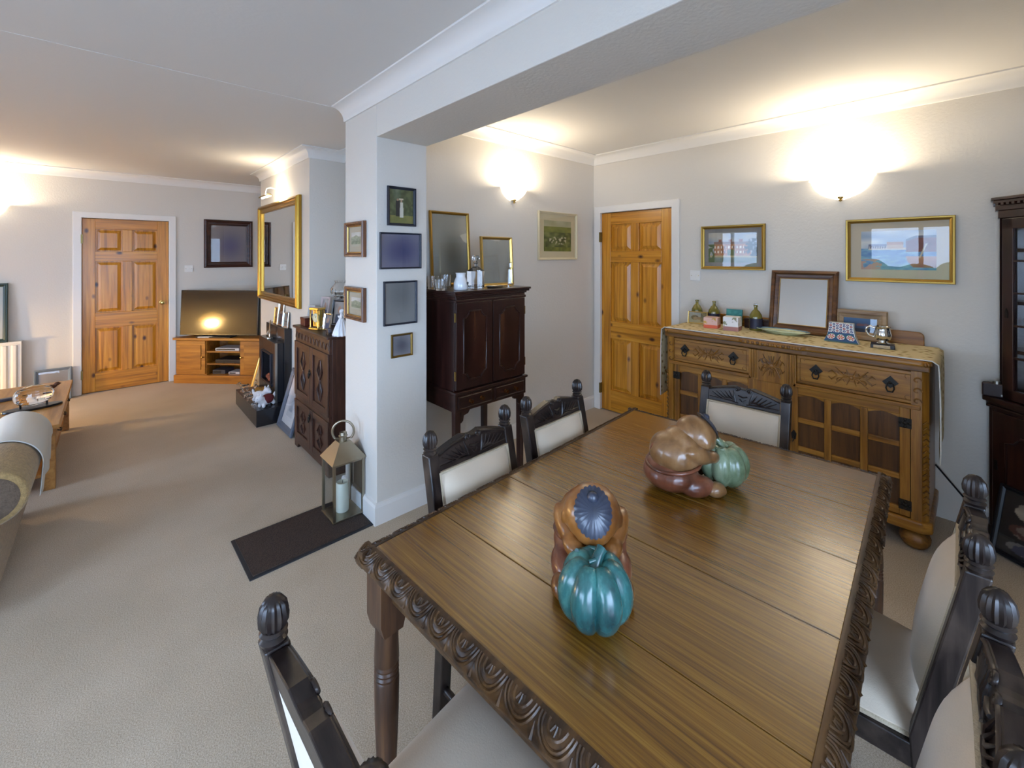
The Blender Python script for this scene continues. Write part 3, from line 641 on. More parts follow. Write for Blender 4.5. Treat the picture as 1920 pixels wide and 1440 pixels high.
loc, w, h = rectY(YT, 382, 473, 411, 502); framed('framed_picture', 'dark wood framed picture with smeared grey image above the television', 'picture', (loc[0], YT - .002, loc[2]), 0, w, h, .075, DKWOOD, blur('8d8583', '5f5a78', .55, .45, .35), fd=.035, prof=1, nx=30, ny=30)
for (uL, uR, vT, vB, lab, mt, fn, fw, fdp) in ((725, 778, 348, 422.5, 'dark framed photograph of a couple in a garden on the pillar', BLUEBLK, wedding, .016, .018), (711, 788, 435, 505, 'black framed landscape picture with smeared blue image on the pillar', BLUEBLK, blur('85828f', '45486e', .5, .5, .45), .010, .016),
                         (718, 780, 528, 612, 'black framed portrait picture with smeared grey image on the pillar', BLUEBLK, blur('8d8c8a', '6f7070', .5, .7, .4), .011, .018), (732.5, 772, 628, 672, 'small gold framed picture lowest on the pillar', metal('dull_gold', '8f7440', .45), blur('8f8e92', '5d5c66', .5, .5, .4), .012, .014)):
    loc, w, h = rectY(PY0, uL, uR, vT, vB); framed('framed_picture', lab, 'picture', (loc[0], PY0 - .002, loc[2]), 0, w, h, fw, mt, fn, fd=fdp, nx=60 if fn is wedding else 24, ny=70 if fn is wedding else 24)
for k, (vT, vB) in enumerate(((418, 485), (540, 603))):
    A = PX(651, vT + 4, PX0); B = PX(690, vT, PX0); zt, zb = PX(670, vT - 2, PX0).z, PX(670, vB - 3, PX0).z
    framed('framed_picture', ('upper', 'lower')[k] + ' of two small brown framed hill views on the side of the pillar', 'picture', (PX0 - .002, (A.y + B.y) / 2 + .0, zb), -PI / 2, .27, zt - zb, .030, BROWNFR, hillside(k * 7), fd=.028, mount=.035, mcol='b8ac94', nx=30, ny=40, frame2=GOLDLT)
# gilt mirror over the fireplace
loc, w, h = rectX(XC, 491.5, 566, 386, 558.5); A = PX(566, 368, XC); B = PX(566, 579.5, XC)
framed('wall_mirror', 'large gilt framed mirror hung on the chimney breast', 'mirror', (XC - .002, (loc[1]), (loc[2] + B.z) / 2), -PI / 2, w, ((A.z - B.z) + h) / 2, .085, GOLD, None, fd=.05, prof=1, mirror=True)
# ================================================================== wall lights
GLOWGLASS = None
def glow_mat():
    m, t, b = nt('frosted_lit_glass'); b.inputs['Base Color'].default_value = (.95, .93, .88, 1); b.inputs['Roughness'].default_value = .4
    b.inputs['Emission Color'].default_value = (1.0, .86, .66, 1); b.inputs['Emission Strength'].default_value = 3.2
    return m
GLOWGLASS = glow_mat()
def wall_light(label, loc, rz, r, watts):
    t = thing('wall_light', label, 'wall light', loc, rz, None)
    sh = MB(); prof = [(.03, -.105), (.55, -.075), (.78, -.045), (.90, -.015), (.93, .0), (1.0, .006), (1.0, .014), (.93, .018)]
    prof = [(a * r, z * r / .16 * 1.15) for a, z in prof]
    sh.lathe(prof, 28, (0, -.008, 0), PI, 2 * PI); sh.build('glass_shade', GLOWGLASS, t, smooth=50)
    k = MB(); k.lathe([(.0001, -.028), (.008, -.024), (.010, -.016), (.006, -.010), (.016, -.004), (.018, .004), (.012, .008)], 16, (0, -.022, -.105 * r / .16 * 1.15 + .004)); k.build('finial', BRASS, t, smooth=40); MB().box(-.02, .02, -.02, 0, -.09, -.02).build('wall_bracket', BRASS, t)
    L = bpy.data.lights.new('bulb', 'POINT'); L.energy = watts; L.color = LAMP_COL; L.shadow_soft_size = .03
    o = bpy.data.objects.new('bulb', L); COL.objects.link(o); o.parent = t; o.location = (0, -.095, .008)
    return t
p = PX(1577, 334, XS); wall_light('large frosted glass uplighter bowl lit on the sideboard wall', (XS, p.y, p.z - .012), -PI / 2, .168, 20)
p = PY(961, 356, YB); wall_light('small frosted glass uplighter lit above the tall mahogany cabinet', (p.x, YB, p.z), 0, .125, 17)
p = PY(4, 388, YT); wall_light('frosted glass uplighter on the television wall above the radiator', (p.x - .14, YT, p.z), 0, .17, 20)
# picture light over the mirror
A = PX(527, 357, XC); t = thing('picture_light', 'brass swan-neck picture light above the gilt mirror', 'picture light', (XC, A.y, A.z), -PI / 2)
m = MB(); m.T = Matrix.Rotation(PI / 2, 4, 'X'); m.lathe([(.028, 0), (.026, .010), (.010, .014), (.0001, .016)], 18); m.build('wall_plate', WHITEPL, t, smooth=40)
MB().tube([(0, -.01, 0), (0, -.05, .010), (0, -.10, .02), (0, -.135, .005), (0, -.145, -.035), (0, -.145, -.07)], .005, 8).build('arm', WHITEPL, t, smooth=60)
m = MB()
for i in range(9): pass
m.prism([(-.145 + .030 * math.cos(a), -.085 + .026 * math.sin(a)) for a in [PI * k / 10 for k in range(11)]] + [(-.145 + .026 * math.cos(a), -.085 + .022 * math.sin(a)) for a in [PI * k / 10 for k in range(10, -1, -1)]], -.14, .14, 'x')
m.build('shade', metal('aged_brass', 'a88b4a', .3), t, smooth=60)
m = MB(); m.cyl((-.12, -.145, -.082), (.12, -.145, -.082), .010, n=10); m.build('lamp_tube', plain('lit_tube', (1, .9, .7), .5, emit=9.0), t, smooth=60)
L = bpy.data.lights.new('bulb', 'POINT'); L.energy = 7; L.color = LAMP_COL; L.shadow_soft_size = .03; o = bpy.data.objects.new('bulb', L); COL.objects.link(o); o.parent = t; o.location = (0, -.13, -.035)
# light switches
def switch(label, loc, rz):
    t = thing('light_switch', label, 'switch', loc, rz); MB().box(-.043, .043, -.009, 0, 0, .086).build('plate', WHITEPL, t, bevel=.002)
    MB().box(-.008, .008, -.014, -.009, .032, .054).build('rocker', WHITEPL, t, bevel=.001)
    q = MB(); q.cyl((-.03, -.0105, .043), (-.03, -.009, .043), .003, n=8); q.cyl((.03, -.0105, .043), (.03, -.009, .043), .003, n=8); q.build('screws', BRASS, t)
p = PX(1304, 526, XS); switch('white light switch beside the dining-end pine door', (XS, p.y, p.z), -PI / 2)
p = PY(354, 510, YT); switch('white light switch between the lounge door and the dark picture', (p.x, YT, p.z), 0)
# ================================================================== oak sideboard
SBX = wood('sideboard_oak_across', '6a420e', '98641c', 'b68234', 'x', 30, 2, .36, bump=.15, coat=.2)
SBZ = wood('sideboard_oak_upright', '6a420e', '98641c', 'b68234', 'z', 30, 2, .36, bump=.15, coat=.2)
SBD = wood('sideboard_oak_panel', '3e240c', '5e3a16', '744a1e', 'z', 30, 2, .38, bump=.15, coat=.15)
SBC = wood('sideboard_oak_carved', '4e300c', '80521a', 'a2702c', 'x', 30, 2, .42, bump=.3)
W2, SBH, YF = .728, 1.0, -.315
sb = thing('oak_sideboard', 'carved golden oak sideboard with panelled doors against the wall', 'sideboard', (XS - .235, .888, 0), -PI / 2)
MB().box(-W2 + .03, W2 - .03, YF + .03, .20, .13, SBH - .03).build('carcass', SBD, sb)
tp = []
def front_y(x): return YF - .012 - (.022 if -.17 < x < .17 else 0)
pl = [(-W2 - .012, .215), (-W2 - .012, YF + .02), (-W2 + .03, YF - .012), (-.19, YF - .012), (-.165, YF - .034), (.165, YF - .034), (.19, YF - .012), (W2 - .03, YF - .012), (W2 + .012, YF + .02), (W2 + .012, .215)]
MB().prism(pl, SBH - .028, SBH, 'z').build('top', SBX, sb, bevel=.010, seg=3)
sc = lambda k: [(x * k if abs(x) > .2 else x, y if y > 0 else YF + (y - YF) * .2) for x, y in pl]
MB().prism(sc(.985), SBH - .058, SBH - .026, 'z').build('cornice', SBC, sb, bevel=.006)
for k in range(12): x = -.16 + k * .029; MB().ell((x, YF - .033, SBH - .014), (.011, .006, .012), 8, 6).build('gadroon', SBC, sb, smooth=60)
for sg in (-1, 1):
    for k in range(3): MB().ell((sg * (W2 - .015 + k * .010), YF - .008 + k * .014, SBH - .016), (.008, .008, .012), 8, 6).build('gadroon', SBC, sb, smooth=60)
def leaf_scroll(m, cx, cz, w, h, y, seed=0):
    rr = random.Random(seed)
    for sx in (-1, 1):
        for sz in (-1, 1):
            m.tube(spiral(cx + sx * w * .26, cz + sz * h * .24, h * .24, h * .05, (0 if sx < 0 else PI), (0 if sx < 0 else PI) + sx * sz * 3.6, y, 14), [.0042 - .002 * i / 14 for i in range(15)], 5)
            m.tube([(cx, y, cz), (cx + sx * w * .16, y - .002, cz + sz * h * .05), (cx + sx * w * .34, y, cz + sz * h * .42)], [.003, .006, .002], 5)
            m.tube([(cx + sx * w * .30, y, cz), (cx + sx * w * .42, y - .002, cz + sz * h * .22), (cx + sx * w * .49, y, cz + sz * h * .10)], [.003, .005, .002], 5)
            m.tube([(cx + sx * w * .05, y, cz + sz * h * .1), (cx + sx * w * .10, y - .002, cz + sz * h * .38)], [.005, .002], 5)
    m.ell((cx, y, cz), (h * .10, .006, h * .10), 10, 6)
def drop_handle(par, x, z, y):
    h = MB(); h.prism([(x, z + .036), (x + .022, z + .012), (x + .034, z), (x + .022, z - .012), (x, z - .03), (x - .022, z - .012), (x - .034, z), (x - .022, z + .012)], y - .006, y, 'y')
    h.ell((x, y - .012, z), (.008, .008, .008), 8, 6); h.tube([(x - .012, y - .012, z - .004), (x - .017, y - .016, z - .03), (x - .010, y - .016, z - .048), (x + .010, y - .016, z - .048), (x + .017, y - .016, z - .03), (x + .012, y - .012, z - .004)], .004, 6)
    return h.build('drop_handle', IRON, par)
zt, zb = SBH - .062, .755
for sg in (-1, 1):
    xa, xb = sorted((sg * .135, sg * (W2 - .055)))
    d = MB(); d.box(xa, xb, YF + .008, YF + .03, zb + .012, zt); do = d.build('drawer', SBX, sb, bevel=.003)
    b = MB(); i = .018; b.tube([(xa + i, YF + .008, zb + .012 + i), (xb - i, YF + .008, zb + .012 + i), (xb - i, YF + .008, zt - i), (xa + i, YF + .008, zt - i)], .003, 5, closed=True); b.build('bead', SBC, do)
    c = MB(); leaf_scroll(c, (xa + xb) / 2, (zb + .012 + zt) / 2, .22, .115, YF + .006, sg + 3)
    c.build('carving', SBC, do, smooth=60)
    for ex in (xa + .03, xb - .03):
        for ez in (zb + .042, zt - .030): MB().tube([(ex + .012 * math.cos(a), YF + .008, ez + .012 * math.sin(a)) for a in [k * .6 for k in range(8)]], .0018, 4).build('corner_curl', SBC, do)
    for hxp in (xa + .10, xb - .10): drop_handle(do, hxp, (zb + zt) / 2 + .016, YF + .008)
    MB().box(xa - .02, xb + .02, YF - .006, YF + .03, zb - .014, zb + .010).build('waist_moulding', SBX, sb, bevel=.004)
# centre carved panel with reeded pilasters
MB().box(-.135, .135, YF - .006, YF + .03, zb - .014, zt).build('centre_block', SBZ, sb, bevel=.003)
c = MB(); leaf_scroll(c, 0, (zb + zt) / 2, .15, .17, YF - .008, 9)
for a in range(8): c.tube([(.01 * math.cos(a * PI / 4), YF - .008, (zb + zt) / 2 + .01 * math.sin(a * PI / 4)), (.055 * math.cos(a * PI / 4), YF - .011, (zb + zt) / 2 + .065 * math.sin(a * PI / 4))], [.004, .002], 5)
c.build('centre_carving', SBC, sb, smooth=60)
for sg in (-1, 1):
    for k in range(3): MB().cyl((sg * (.092 + k * .015), YF - .008, zb), (sg * (.092 + k * .015), YF - .008, zt), .005, n=8).build('reed', SBZ, sb, smooth=60)
# doors of nine panels
dz0, dz1 = .165, zb - .014
for sg in (-1, 1):
    xa, xb = sorted((sg * .10, sg * (W2 - .075)))
    dr = MB(); st_ = .042; cols = 3; rows = 3
    pw = (xb - xa - st_ * 2 - .034 * 2) / 3; ph = (dz1 - dz0 - st_ * 2 - .030 * 2) / 3
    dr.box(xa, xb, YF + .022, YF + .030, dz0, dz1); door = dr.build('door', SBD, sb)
    for a, b in ((xa, xa + st_), (xb - st_, xb)): MB().box(a, b, YF + .002, YF + .022, dz0, dz1).build('stile', SBZ, door, bevel=.003)
    for a, b in ((dz0, dz0 + st_), (dz1 - st_, dz1)): MB().box(xa + st_, xb - st_, YF + .003, YF + .022, a, b).build('rail', SBX, door, bevel=.003)
    for k in (1, 2):
        x = xa + st_ + k * pw + (k - 1) * .034; MB().box(x, x + .034, YF + .004, YF + .022, dz0 + st_, dz1 - st_).build('bar', SBZ, door, bevel=.004)
        z = dz0 + st_ + k * ph + (k - 1) * .030
        for q in range(3): x = xa + st_ + q * (pw + .034); MB().box(x, x + pw, YF + .005, YF + .022, z, z + .030).build('bar', SBX, door, bevel=.004)
    for q in range(3):
        for r_ in range(3):
            x = xa + st_ + q * (pw + .034); z = dz0 + st_ + r_ * (ph + .030)
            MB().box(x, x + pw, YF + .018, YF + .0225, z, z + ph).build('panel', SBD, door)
            if r_ == 2:
                ap = [(x + pw * i / 10, z + ph - .018 + .018 * math.sin(PI * i / 10)) for i in range(11)]
                MB().prism([(x, z + ph)] + ap + [(x + pw, z + ph)], YF + .006, YF + .020, 'y').build('arch', SBX, door)
    for z in (dz0 + .06, dz1 - .08):
        x = sg * (W2 - .095); hh = MB(); hh.box(x - .026, x + .026, YF - .003, YF + .003, z - .026, z + .026); hh.ell((x, YF - .003, z), (.010, .005, .010), 8, 6)
        for q in range(4): hh.ell((x + .018 * math.cos(q * PI / 2), YF - .003, z + .018 * math.sin(q * PI / 2)), (.007, .004, .007), 8, 6)
        hh.build('hinge', IRON, door, smooth=60)
    x = sg * .122; kk = MB(); kk.prism([(x - .010, .42), (x + .010, .42), (x + .014, .455), (x, .475), (x - .014, .455)], YF - .003, YF + .002, 'y'); kk.tube([(x, YF - .004, .44), (x + .004, YF - .012, .425), (x - .004, YF - .012, .405)], .003, 6); kk.build('keyhole_plate', IRON, door)
MB().box(-.10, .10, YF + .0, YF + .03, dz0, dz1).build('centre_stile', SBZ, sb, bevel=.003)
for sg in (-1, 1):     # canted carved corner pilasters
    pl2 = [(sg * (W2 - .072), YF), (sg * (W2 - .030), YF + .004), (sg * (W2 - .004), YF + .035), (sg * (W2 - .004), .19), (sg * (W2 - .072), .19)]
    MB().prism(pl2, .13, zt + .01, 'z').build('corner_post', SBZ, sb)
    for k in range(17): z = .19 + k * .030; MB().tube([(sg * (W2 - .026), YF + .006, z), (sg * (W2 - .012), YF + .016, z + .014), (sg * (W2 - .004), YF + .030, z)], .004, 5).build('carved_leaf', SBC, sb, smooth=60)
    for k in range(3): MB().tube(spiral(sg * (W2 - .048), zb + .03 + k * .055, .020, .005, 0, 5 * sg, YF - .001, 12), .004, 5).build('carved_scroll', SBC, sb, smooth=60)
MB().prism([(x * 1.0, y) for x, y in pl], .098, .160, 'z').build('plinth', SBX, sb, bevel=.012, seg=3)
for sx in (-1, 1):
    for sy in (YF + .05, .16):
        f = MB(); f.lathe([(.030, 0), (.048, .010), (.062, .035), (.066, .055), (.056, .08), (.036, .098)], 32, (sx * (W2 - .06), sy, 0), ribs=14, ramp=.08); f.build('bun_foot', SBC, sb, smooth=60)
gb = [(-W2 + .05, SBH - .002), (W2 - .05, SBH - .002)] + [(W2 - .05 - .03 * (1 - math.cos(a)) , SBH + .055 + .030 * math.sin(a)) for a in [PI / 2 * k / 5 for k in range(6)]]
gb += [(-x, z) for x, z in reversed(gb[2:])]
MB().prism(gb, .19, .212, 'y').build('gallery', SBX, sb, bevel=.004)
# floral runner: floral top, hangs at both ends
RUN = None
def runner_mat():
    m, t_, b = nt('floral_runner'); N = t_.nodes.new; K = t_.links.new; tc = N('ShaderNodeTexCoord')
    v = N('ShaderNodeTexVoronoi'); v.inputs['Scale'].default_value = 26; K(tc.outputs['Object'], v.inputs['Vector'])
    r = N('ShaderNodeValToRGB'); e = r.color_ramp.elements; e[0].position = .12; e[0].color = (*H('8a5030'), 1); e[1].position = .42; e[1].color = (*H('d9c79a'), 1); q = e.new(.24); q.color = (*H('a9975c'), 1)
    K(v.outputs['Distance'], r.inputs['Fac']); K(r.outputs['Color'], b.inputs['Base Color']); b.inputs['Roughness'].default_value = .9; return m
SBT = SBH + .002
rn = thing('table_runner', 'tan floral runner with pale edging draped along the sideboard top', 'runner', (XS - .235, .888, 0), -PI / 2)
def run(u, v):
    s = (u * 2 - 1) * (W2 + .45); y = YF + .012 + v * (.176 - YF); L = W2 + .018
    if abs(s) <= L: return (s, y, SBT + .0015)
    q = abs(s) - L; sg = 1 if s > 0 else -1; wv = .010 * math.sin(v * 9 + q * 5) * min(1, q * 8)
    a = min(q / .02, PI / 2); return (sg * (L + .012 * math.sin(a) + wv * .6 + .004), y, SBT + .0015 - max(0, q - .006) - (.10 * (1 - v) * (q / .43)))
MB().sheet(run, 80, 12, (0, 0, .0015)).build('cloth', runner_mat(), rn, smooth=70)
e = MB(); pts = [run(k / 80, 0) for k in range(81)]; e.tube([(p[0], p[1] - .001, p[2] + .002) for p in pts], .0035, 6); e.build('edging', plain('runner_edging', 'd6d2c8', .8), rn, smooth=60)
RT = SBT + .003     # resting height on the runner
# ------------------------------------------------------------------ things on the sideboard
GREENGL = crystal('olive_bottle_glass', (.42, .40, .08), .05, 1.45)
def bottle(label, u, v, hgt=.185, cap=False):
    p = PZ(u, v, RT); t = thing('glass_bottle', label, 'bottle', (p.x, p.y, RT), 0, 'olive green bottles on the sideboard')
    k = hgt / .185; m = MB(); m.lathe([(.0001, 0), (.040, 0), (.043, .006), (.043, .095 * k), (.040, .112 * k), (.026, .138 * k), (.012, .152 * k), (.0105, .172 * k), (.015, .174 * k), (.015, .180 * k), (.0105, .185 * k)], 28); m.build('bottle_body', plain('olive_glass', '6d6420', .12, coat=.6), t, smooth=50)
    b = MB(); b.lathe([(.0436, .014), (.0436, .088 * k)], 24, (0, 0, 0), PI * .75, PI * 1.75, cap=False); b.build('label', plain('dark_bottle_label', '23233a', .5), t, smooth=60)
    if cap: MB().lathe([(.018, .186 * k), (.018, .192 * k), (.008, .194 * k), (.008, .205 * k), (.0001, .206 * k)], 16).build('stopper', crystal('stopper_glass'), t, smooth=40)
    return t
def back_on_top(u, y_off):     # world point on runner at picture column u, at depth X
    d = ray(u, 480); return EYEP.x + d.x * (y_off / d.x), d.y * (y_off / d.x)
def at_depth(u, x): d = ray(u, 480); return (x, d.y * x / d.x)
x, y = at_depth(1307, 3.55); b1 = bottle('olive green glass bottle standing behind the small photo frame', 1307, 610); b1.location = (x, y, RT)
x, y = at_depth(1339, 3.54); b2 = bottle('olive green glass bottle between the photo frame and the pink box', 1339, 610); b2.location = (x, y, RT)
x, y = at_depth(1417, 3.48); b3 = bottle('olive green glass bottle with clear stopper beside the wooden mirror', 1417, 610, .185, True); b3.location = (x, y, RT)
def couple(u, v):
    c = mixc(hx('b9bdb8'), hx('d8d8d2'), ns(u * 5, v * 5))
    if (u - .34) ** 2 + (v - .5) ** 2 < .05: c = hx('5a4238')
    if (u - .38) ** 2 * 1.4 + (v - .42) ** 2 < .025: c = hx('c09a86')
    if (u - .60) ** 2 + (v - .45) ** 2 < .02: c = hx('b58d78')
    if u > .66 and v > .15: c = hx('2c3040')
    return c
p = PZ(1306, 606, RT); framed('photo_frame', 'small gold framed photograph of two people on the sideboard', 'photo frame', (3.46, at_depth(1308, 3.46)[1], RT), -PI / 2 + .12, .150, .098, .008, GOLDLT, couple, fd=.010, lean=.14, nx=40, ny=30)
def gift_box(label, u, v, w, h, c1, c2, c3, rz):
    p = PZ(u, v, RT); t = thing('gift_box', label, 'box', (p.x, p.y, RT), rz)
    def side(q):
        def f(a, b):
            if b < .33: return hx(c2)
            if ((a - .75) ** 2 + (b - .85) ** 2 < .05 or (a - .1) ** 2 + (b - .5) ** 2 < .03) and ns(a * 14 + q, b * 14) > .45: return hx(c3)
            return hx(c1)
        return f
    MB().box(-w / 2, w / 2, -w / 2, w / 2, 0, h).build('box_body', plain('card_' + c1, c1, .6), t, bevel=.002)
    canvas('print', side(0), -w / 2 + .001, w / 2 - .001, .001, h - .001, -w / 2 - .0008, 24, 24, t)
    o = canvas('print', side(5), -w / 2 + .001, w / 2 - .001, .001, h - .001, -w / 2 - .0008, 24, 24, t); o.rotation_euler = (0, 0, PI / 2)
    MB().box(-w / 2 - .0015, w / 2 + .0015, -w / 2 - .0015, w / 2 + .0015, h * .33, h * .345).build('lid_seam', plain('card_seam', c2, .6), t) if False else None
    return t
gift_box('pink patterned gift box with coral base next to the photo frame', 1335, 614, .098, .080, 'dcb3a4', 'd9603c', 'c79a3c', -PI / 2 + .15)
gift_box('white gift box with mauve base in front of the teal card', 1373, 619, .102, .100, 'e6e4e2', 'a5726a', '8a8a6a', -PI / 2 + .12)
t = thing('greeting_card', 'teal greeting card propped behind the white gift box', 'card', (3.49, at_depth(1376, 3.49)[1], RT), -PI / 2); t.rotation_euler = (-.12, 0, -PI / 2)
MB().box(-.058, .058, -.006, 0, 0, .138).build('card', plain('teal_card', '1f6a66', .5), t)
canvas('print', lambda u, v: mixc(hx('1d6a68'), hx('b9d8d0'), max(0, 1 - abs(v - .35 - .35 * (u - .5)) * 9) * (u > .35)) if v < .6 else mixc(hx('1d6a68'), hx('3f9088'), ns(u * 9, v * 9)), -.055, .055, .003, .135, -.0068, 36, 36, t)
p = at_depth(1402, 3.52); t = thing('wooden_box', 'low dark wooden box behind the gift boxes on the sideboard', 'box', (3.565, p[1] - .03, RT), -PI / 2)
MB().box(-.06, .12, -.03, .03, 0, .060).build('box_body', DKWOOD, t, bevel=.003); MB().box(-.062, .122, -.032, .032, .060, .072).build('lid', DKWOOD, t, bevel=.003)
# oval platter
p = PZ(1468, 626, RT); t = thing('oval_platter', 'blue and yellow painted oval platter lying on the sideboard', 'plate', (p.x - .01, p.y, RT), -PI / 2 - .03)
pr = [(.30, .0), (.55, .002), (.62, .006), (.80, .018), (1.0, .026), (.99, .030), (.78, .023), (.60, .010), (.0001, .008)]
m = MB(); m.T = Matrix.Diagonal((.165, .080, 1, 1)); m.lathe(pr, 48)
po = m.build('dish', plain('platter_glaze', 'c9cfa8', .25, var=.35, vscale=12, coat=.4), t, smooth=60)
m = MB(); m.T = Matrix.Diagonal((.165, .080, 1, 1)); m.lathe([(.80, .0235), (.985, .0305)], 48, cap=False); m.build('rim_glaze', plain('blue_rim_glaze', '5f86a0', .22, var=.35, vscale=18, coat=.4), po, smooth=60)
m = MB(); m.T = Matrix.Diagonal((.165, .080, 1, 1))
for k in range(8): a = k * PI / 4; m.ell((.45 * math.cos(a), .45 * math.sin(a), .0088), (.10, .16, .001), 10, 4)
m.build('painted_motif', plain('yellow_motif', 'c8b84a', .3), po)
# mirror leaning on the wall
framed('table_mirror', 'wooden framed square mirror standing on the sideboard', 'mirror', (3.545, at_depth(1502, 3.545)[1], RT), -PI / 2, .405, .445, .060, wood('mirror_frame_wood', '3c2212', '66401f', '7d5530', 'x', 30, 3, .35, coat=.2), None, fd=.03, prof=1, mirror=True, lean=.19, frame2=GOLDLT)
def sunset(u, v):
    c = mixc(hx('23406e'), hx('3d6f9e'), v)
    if abs(v - .45 - .1 * ns(u * 6, 2)) < .07 and u > .4: c = hx('7a5560')
    if v < .3: c = hx('1c2a44')
    return c
framed('photo_frame', 'rustic pale wood frame with blue sea picture on the sideboard', 'photo frame', (3.565, at_depth(1612, 3.565)[1], RT), -PI / 2, .275, .192, .052, wood('driftwood_frame', '7d6248', 'a58a66', 'bda37c', 'x', 24, 3, .5), sunset, fd=.022, lean=.12, nx=36, ny=26)
# ceramic tile holder
p = PZ(1578, 642, RT); t = thing('tile_holder', 'flared ceramic holder with blue and red flower pattern', 'ornament', (p.x, p.y, RT), -PI / 2 - .05); t.scale = (1.28, 1.2, 1.28)
fl = [(-.072, 0), (.072, 0), (.056, .035), (.050, .07), (.050, .098), (-.050, .098), (-.050, .07), (-.056, .035)]
m = MB(); m.prism(fl, -.016, .018, 'y'); m.build('ceramic_body', plain('white_glaze', 'd9d8d2', .2, coat=.5), t, bevel=.004)
def iznik(u, v):
    if v < .055: return hx('46685f')
    if v > .50:
        a, b = (u * 7) % 1 - .5, (v * 7.6 + .5 * (int(u * 7) % 2)) % 1 - .5; d = math.hypot(a, b); an = math.atan2(b, a)
        if d < .12: return hx('e8e6df')
        if d < .40 + .06 * math.cos(6 * an): return hx('9a3a40') if (int(u * 7) + int(v * 7.6)) % 3 == 0 else hx('2f3f78')
        return hx('dfe0dc')
    a, b = (u * 3) % 1 - .5, (v - .27) / .36; d = math.hypot(a, b); an = math.atan2(b, a)
    if d < .09: return hx('e3c24a')
    if d < .30 + .07 * math.cos(6 * an): return hx('bb4038') if math.cos(6 * an) > -.3 else hx('e0dcd4')
    if .40 < d < .50: return hx('2f5f58') if b > -.1 else hx('27406a')
    return hx('dedfda') if d < .42 else hx('34567c')
me_ = MB()
o = canvas('painted_pattern', iznik, -.5, .5, 0, .094, -.0172, 84, 72, t, .25)
for v_ in o.data.vertices:
    z = v_.co.z; hw = .070 - .017 * min(1, z / .05) if z < .06 else .0485
    hw = .069 + (.053 - .069) * min(1, z / .036) if z < .036 else (.053 + (.0475 - .053) * min(1, (z - .036) / .034)); v_.co.x = v_.co.x * 2 * hw
    v_.co.z = z + .002
# silver tankard on plinth
p = PZ(1655, 652, RT); t = thing('tankard_trophy', 'silver tankard mounted on a black plinth with blank plate', 'trophy', (p.x, p.y, RT), -PI / 2 + .1)
MB().box(-.055, .055, -.045, .045, 0, .024).build('plinth', BLACK, t, bevel=.003); MB().box(-.042, .034, -.0465, -.0445, .003, .021).build('nameplate', SILVER, t)
m = MB(); m.lathe([(.0001, .024), (.034, .024), (.035, .028), (.022, .034), (.019, .040), (.034, .050), (.041, .066), (.042, .082), (.036, .102), (.034, .118), (.038, .126), (.036, .126), (.032, .117), (.033, .10), (.038, .08), (.034, .06), (.0001, .052)], 32); m.build('cup', SILVER, t, smooth=50)
m = MB(); m.tube([(-.036, 0, .114), (-.056, 0, .124), (-.074, 0, .112), (-.076, 0, .09), (-.064, 0, .068), (-.040, 0, .062)], [.005, .006, .006, .006, .005, .005], 8); m.build('handle', SILVER, t, smooth=60)
# ================================================================== tall mahogany cabinet on stand
MAH = wood('dark_mahogany', '1c0d0a', '2b1512', '3a1f18', 'z', 24, 2.5, .28, bump=.05, coat=.3)
MAHX = wood('dark_mahogany_across', '1c0d0a', '2b1512', '3a1f18', 'x', 24, 2.5, .28, bump=.05, coat=.3)
cw, cd, ch = .60, .462, 1.33
tc_ = thing('cabinet_on_stand', 'tall dark mahogany drinks cabinet on a stand against the dining wall', 'cabinet', (1.87, YB - .025 - cd, 0), 0)   # origin: middle of the front at the floor
MB().box(-cw / 2, cw / 2, .02, cd, .70, 1.262).build('carcass', MAH, tc_, bevel=.002)
def rect_ring(o, y0=0, yb=cd): return [(-cw / 2 - o, y0 - o), (cw / 2 + o, y0 - o), (cw / 2 + o, yb), (-cw / 2 - o, yb)]
for o, z0, z1 in ((.006, 1.258, 1.275), (.0, 1.275, 1.292), (.010, 1.292, 1.304), (.024, 1.304, 1.318), (.032, 1.318, 1.332)): MB().prism(rect_ring(o), z0, z1, 'z').build('cornice_moulding', MAHX, tc_, bevel=.003)
for sg in (-1, 1):
    xa, xb = sorted((sg * .004, sg * (cw / 2 - .002))); z0, z1 = .712, 1.256
    dd = MB().box(xa, xb, -.002, .02, z0, z1).build('door', MAH, tc_, bevel=.002)
    i = .055; n = .045; q = [(xa + i, z0 + i), (xb - i, z0 + i), (xb - i, z1 - i), (xa + i, z1 - i)]
    pts = []
    for k, (cx, cz) in enumerate(q):
        sx, sz = (1 if k in (0, 3) else -1), (1 if k < 2 else -1)
        a = [(cx, cz + sz * n), (cx + sx * n * .35, cz + sz * n * .9), (cx + sx * n * .9, cz + sz * n * .35), (cx + sx * n, cz)]
        pts += a if k in (0, 2) else a[::-1]
    m = MB(); m.tube([(x, -.004, z) for x, z in pts], .0055, 6, closed=True); m.build('panel_moulding', MAH, dd, smooth=60)
    MB().prism([(p[0], p[1]) for p in pts], -.0035, -.001, 'y').build('panel', wood('flame_mahogany', '180a08', '2f1611', '4a2a1a', 'z', 12, 1.5, .22, bump=.03, coat=.4), dd)
    for z in (z0 + .09, z1 - .09): MB().box(sg * (cw / 2 + .001) - .003, sg * (cw / 2 + .001) + .003, -.001, .012, z - .028, z + .028).build('hinge', BRASS, dd)
MB().prism(rect_ring(.016), .688, .704, 'z').build('waist_moulding', MAHX, tc_, bevel=.004)
MB().prism(rect_ring(.006, .004), .575, .690, 'z').build('stand_frieze', MAHX, tc_, bevel=.002)
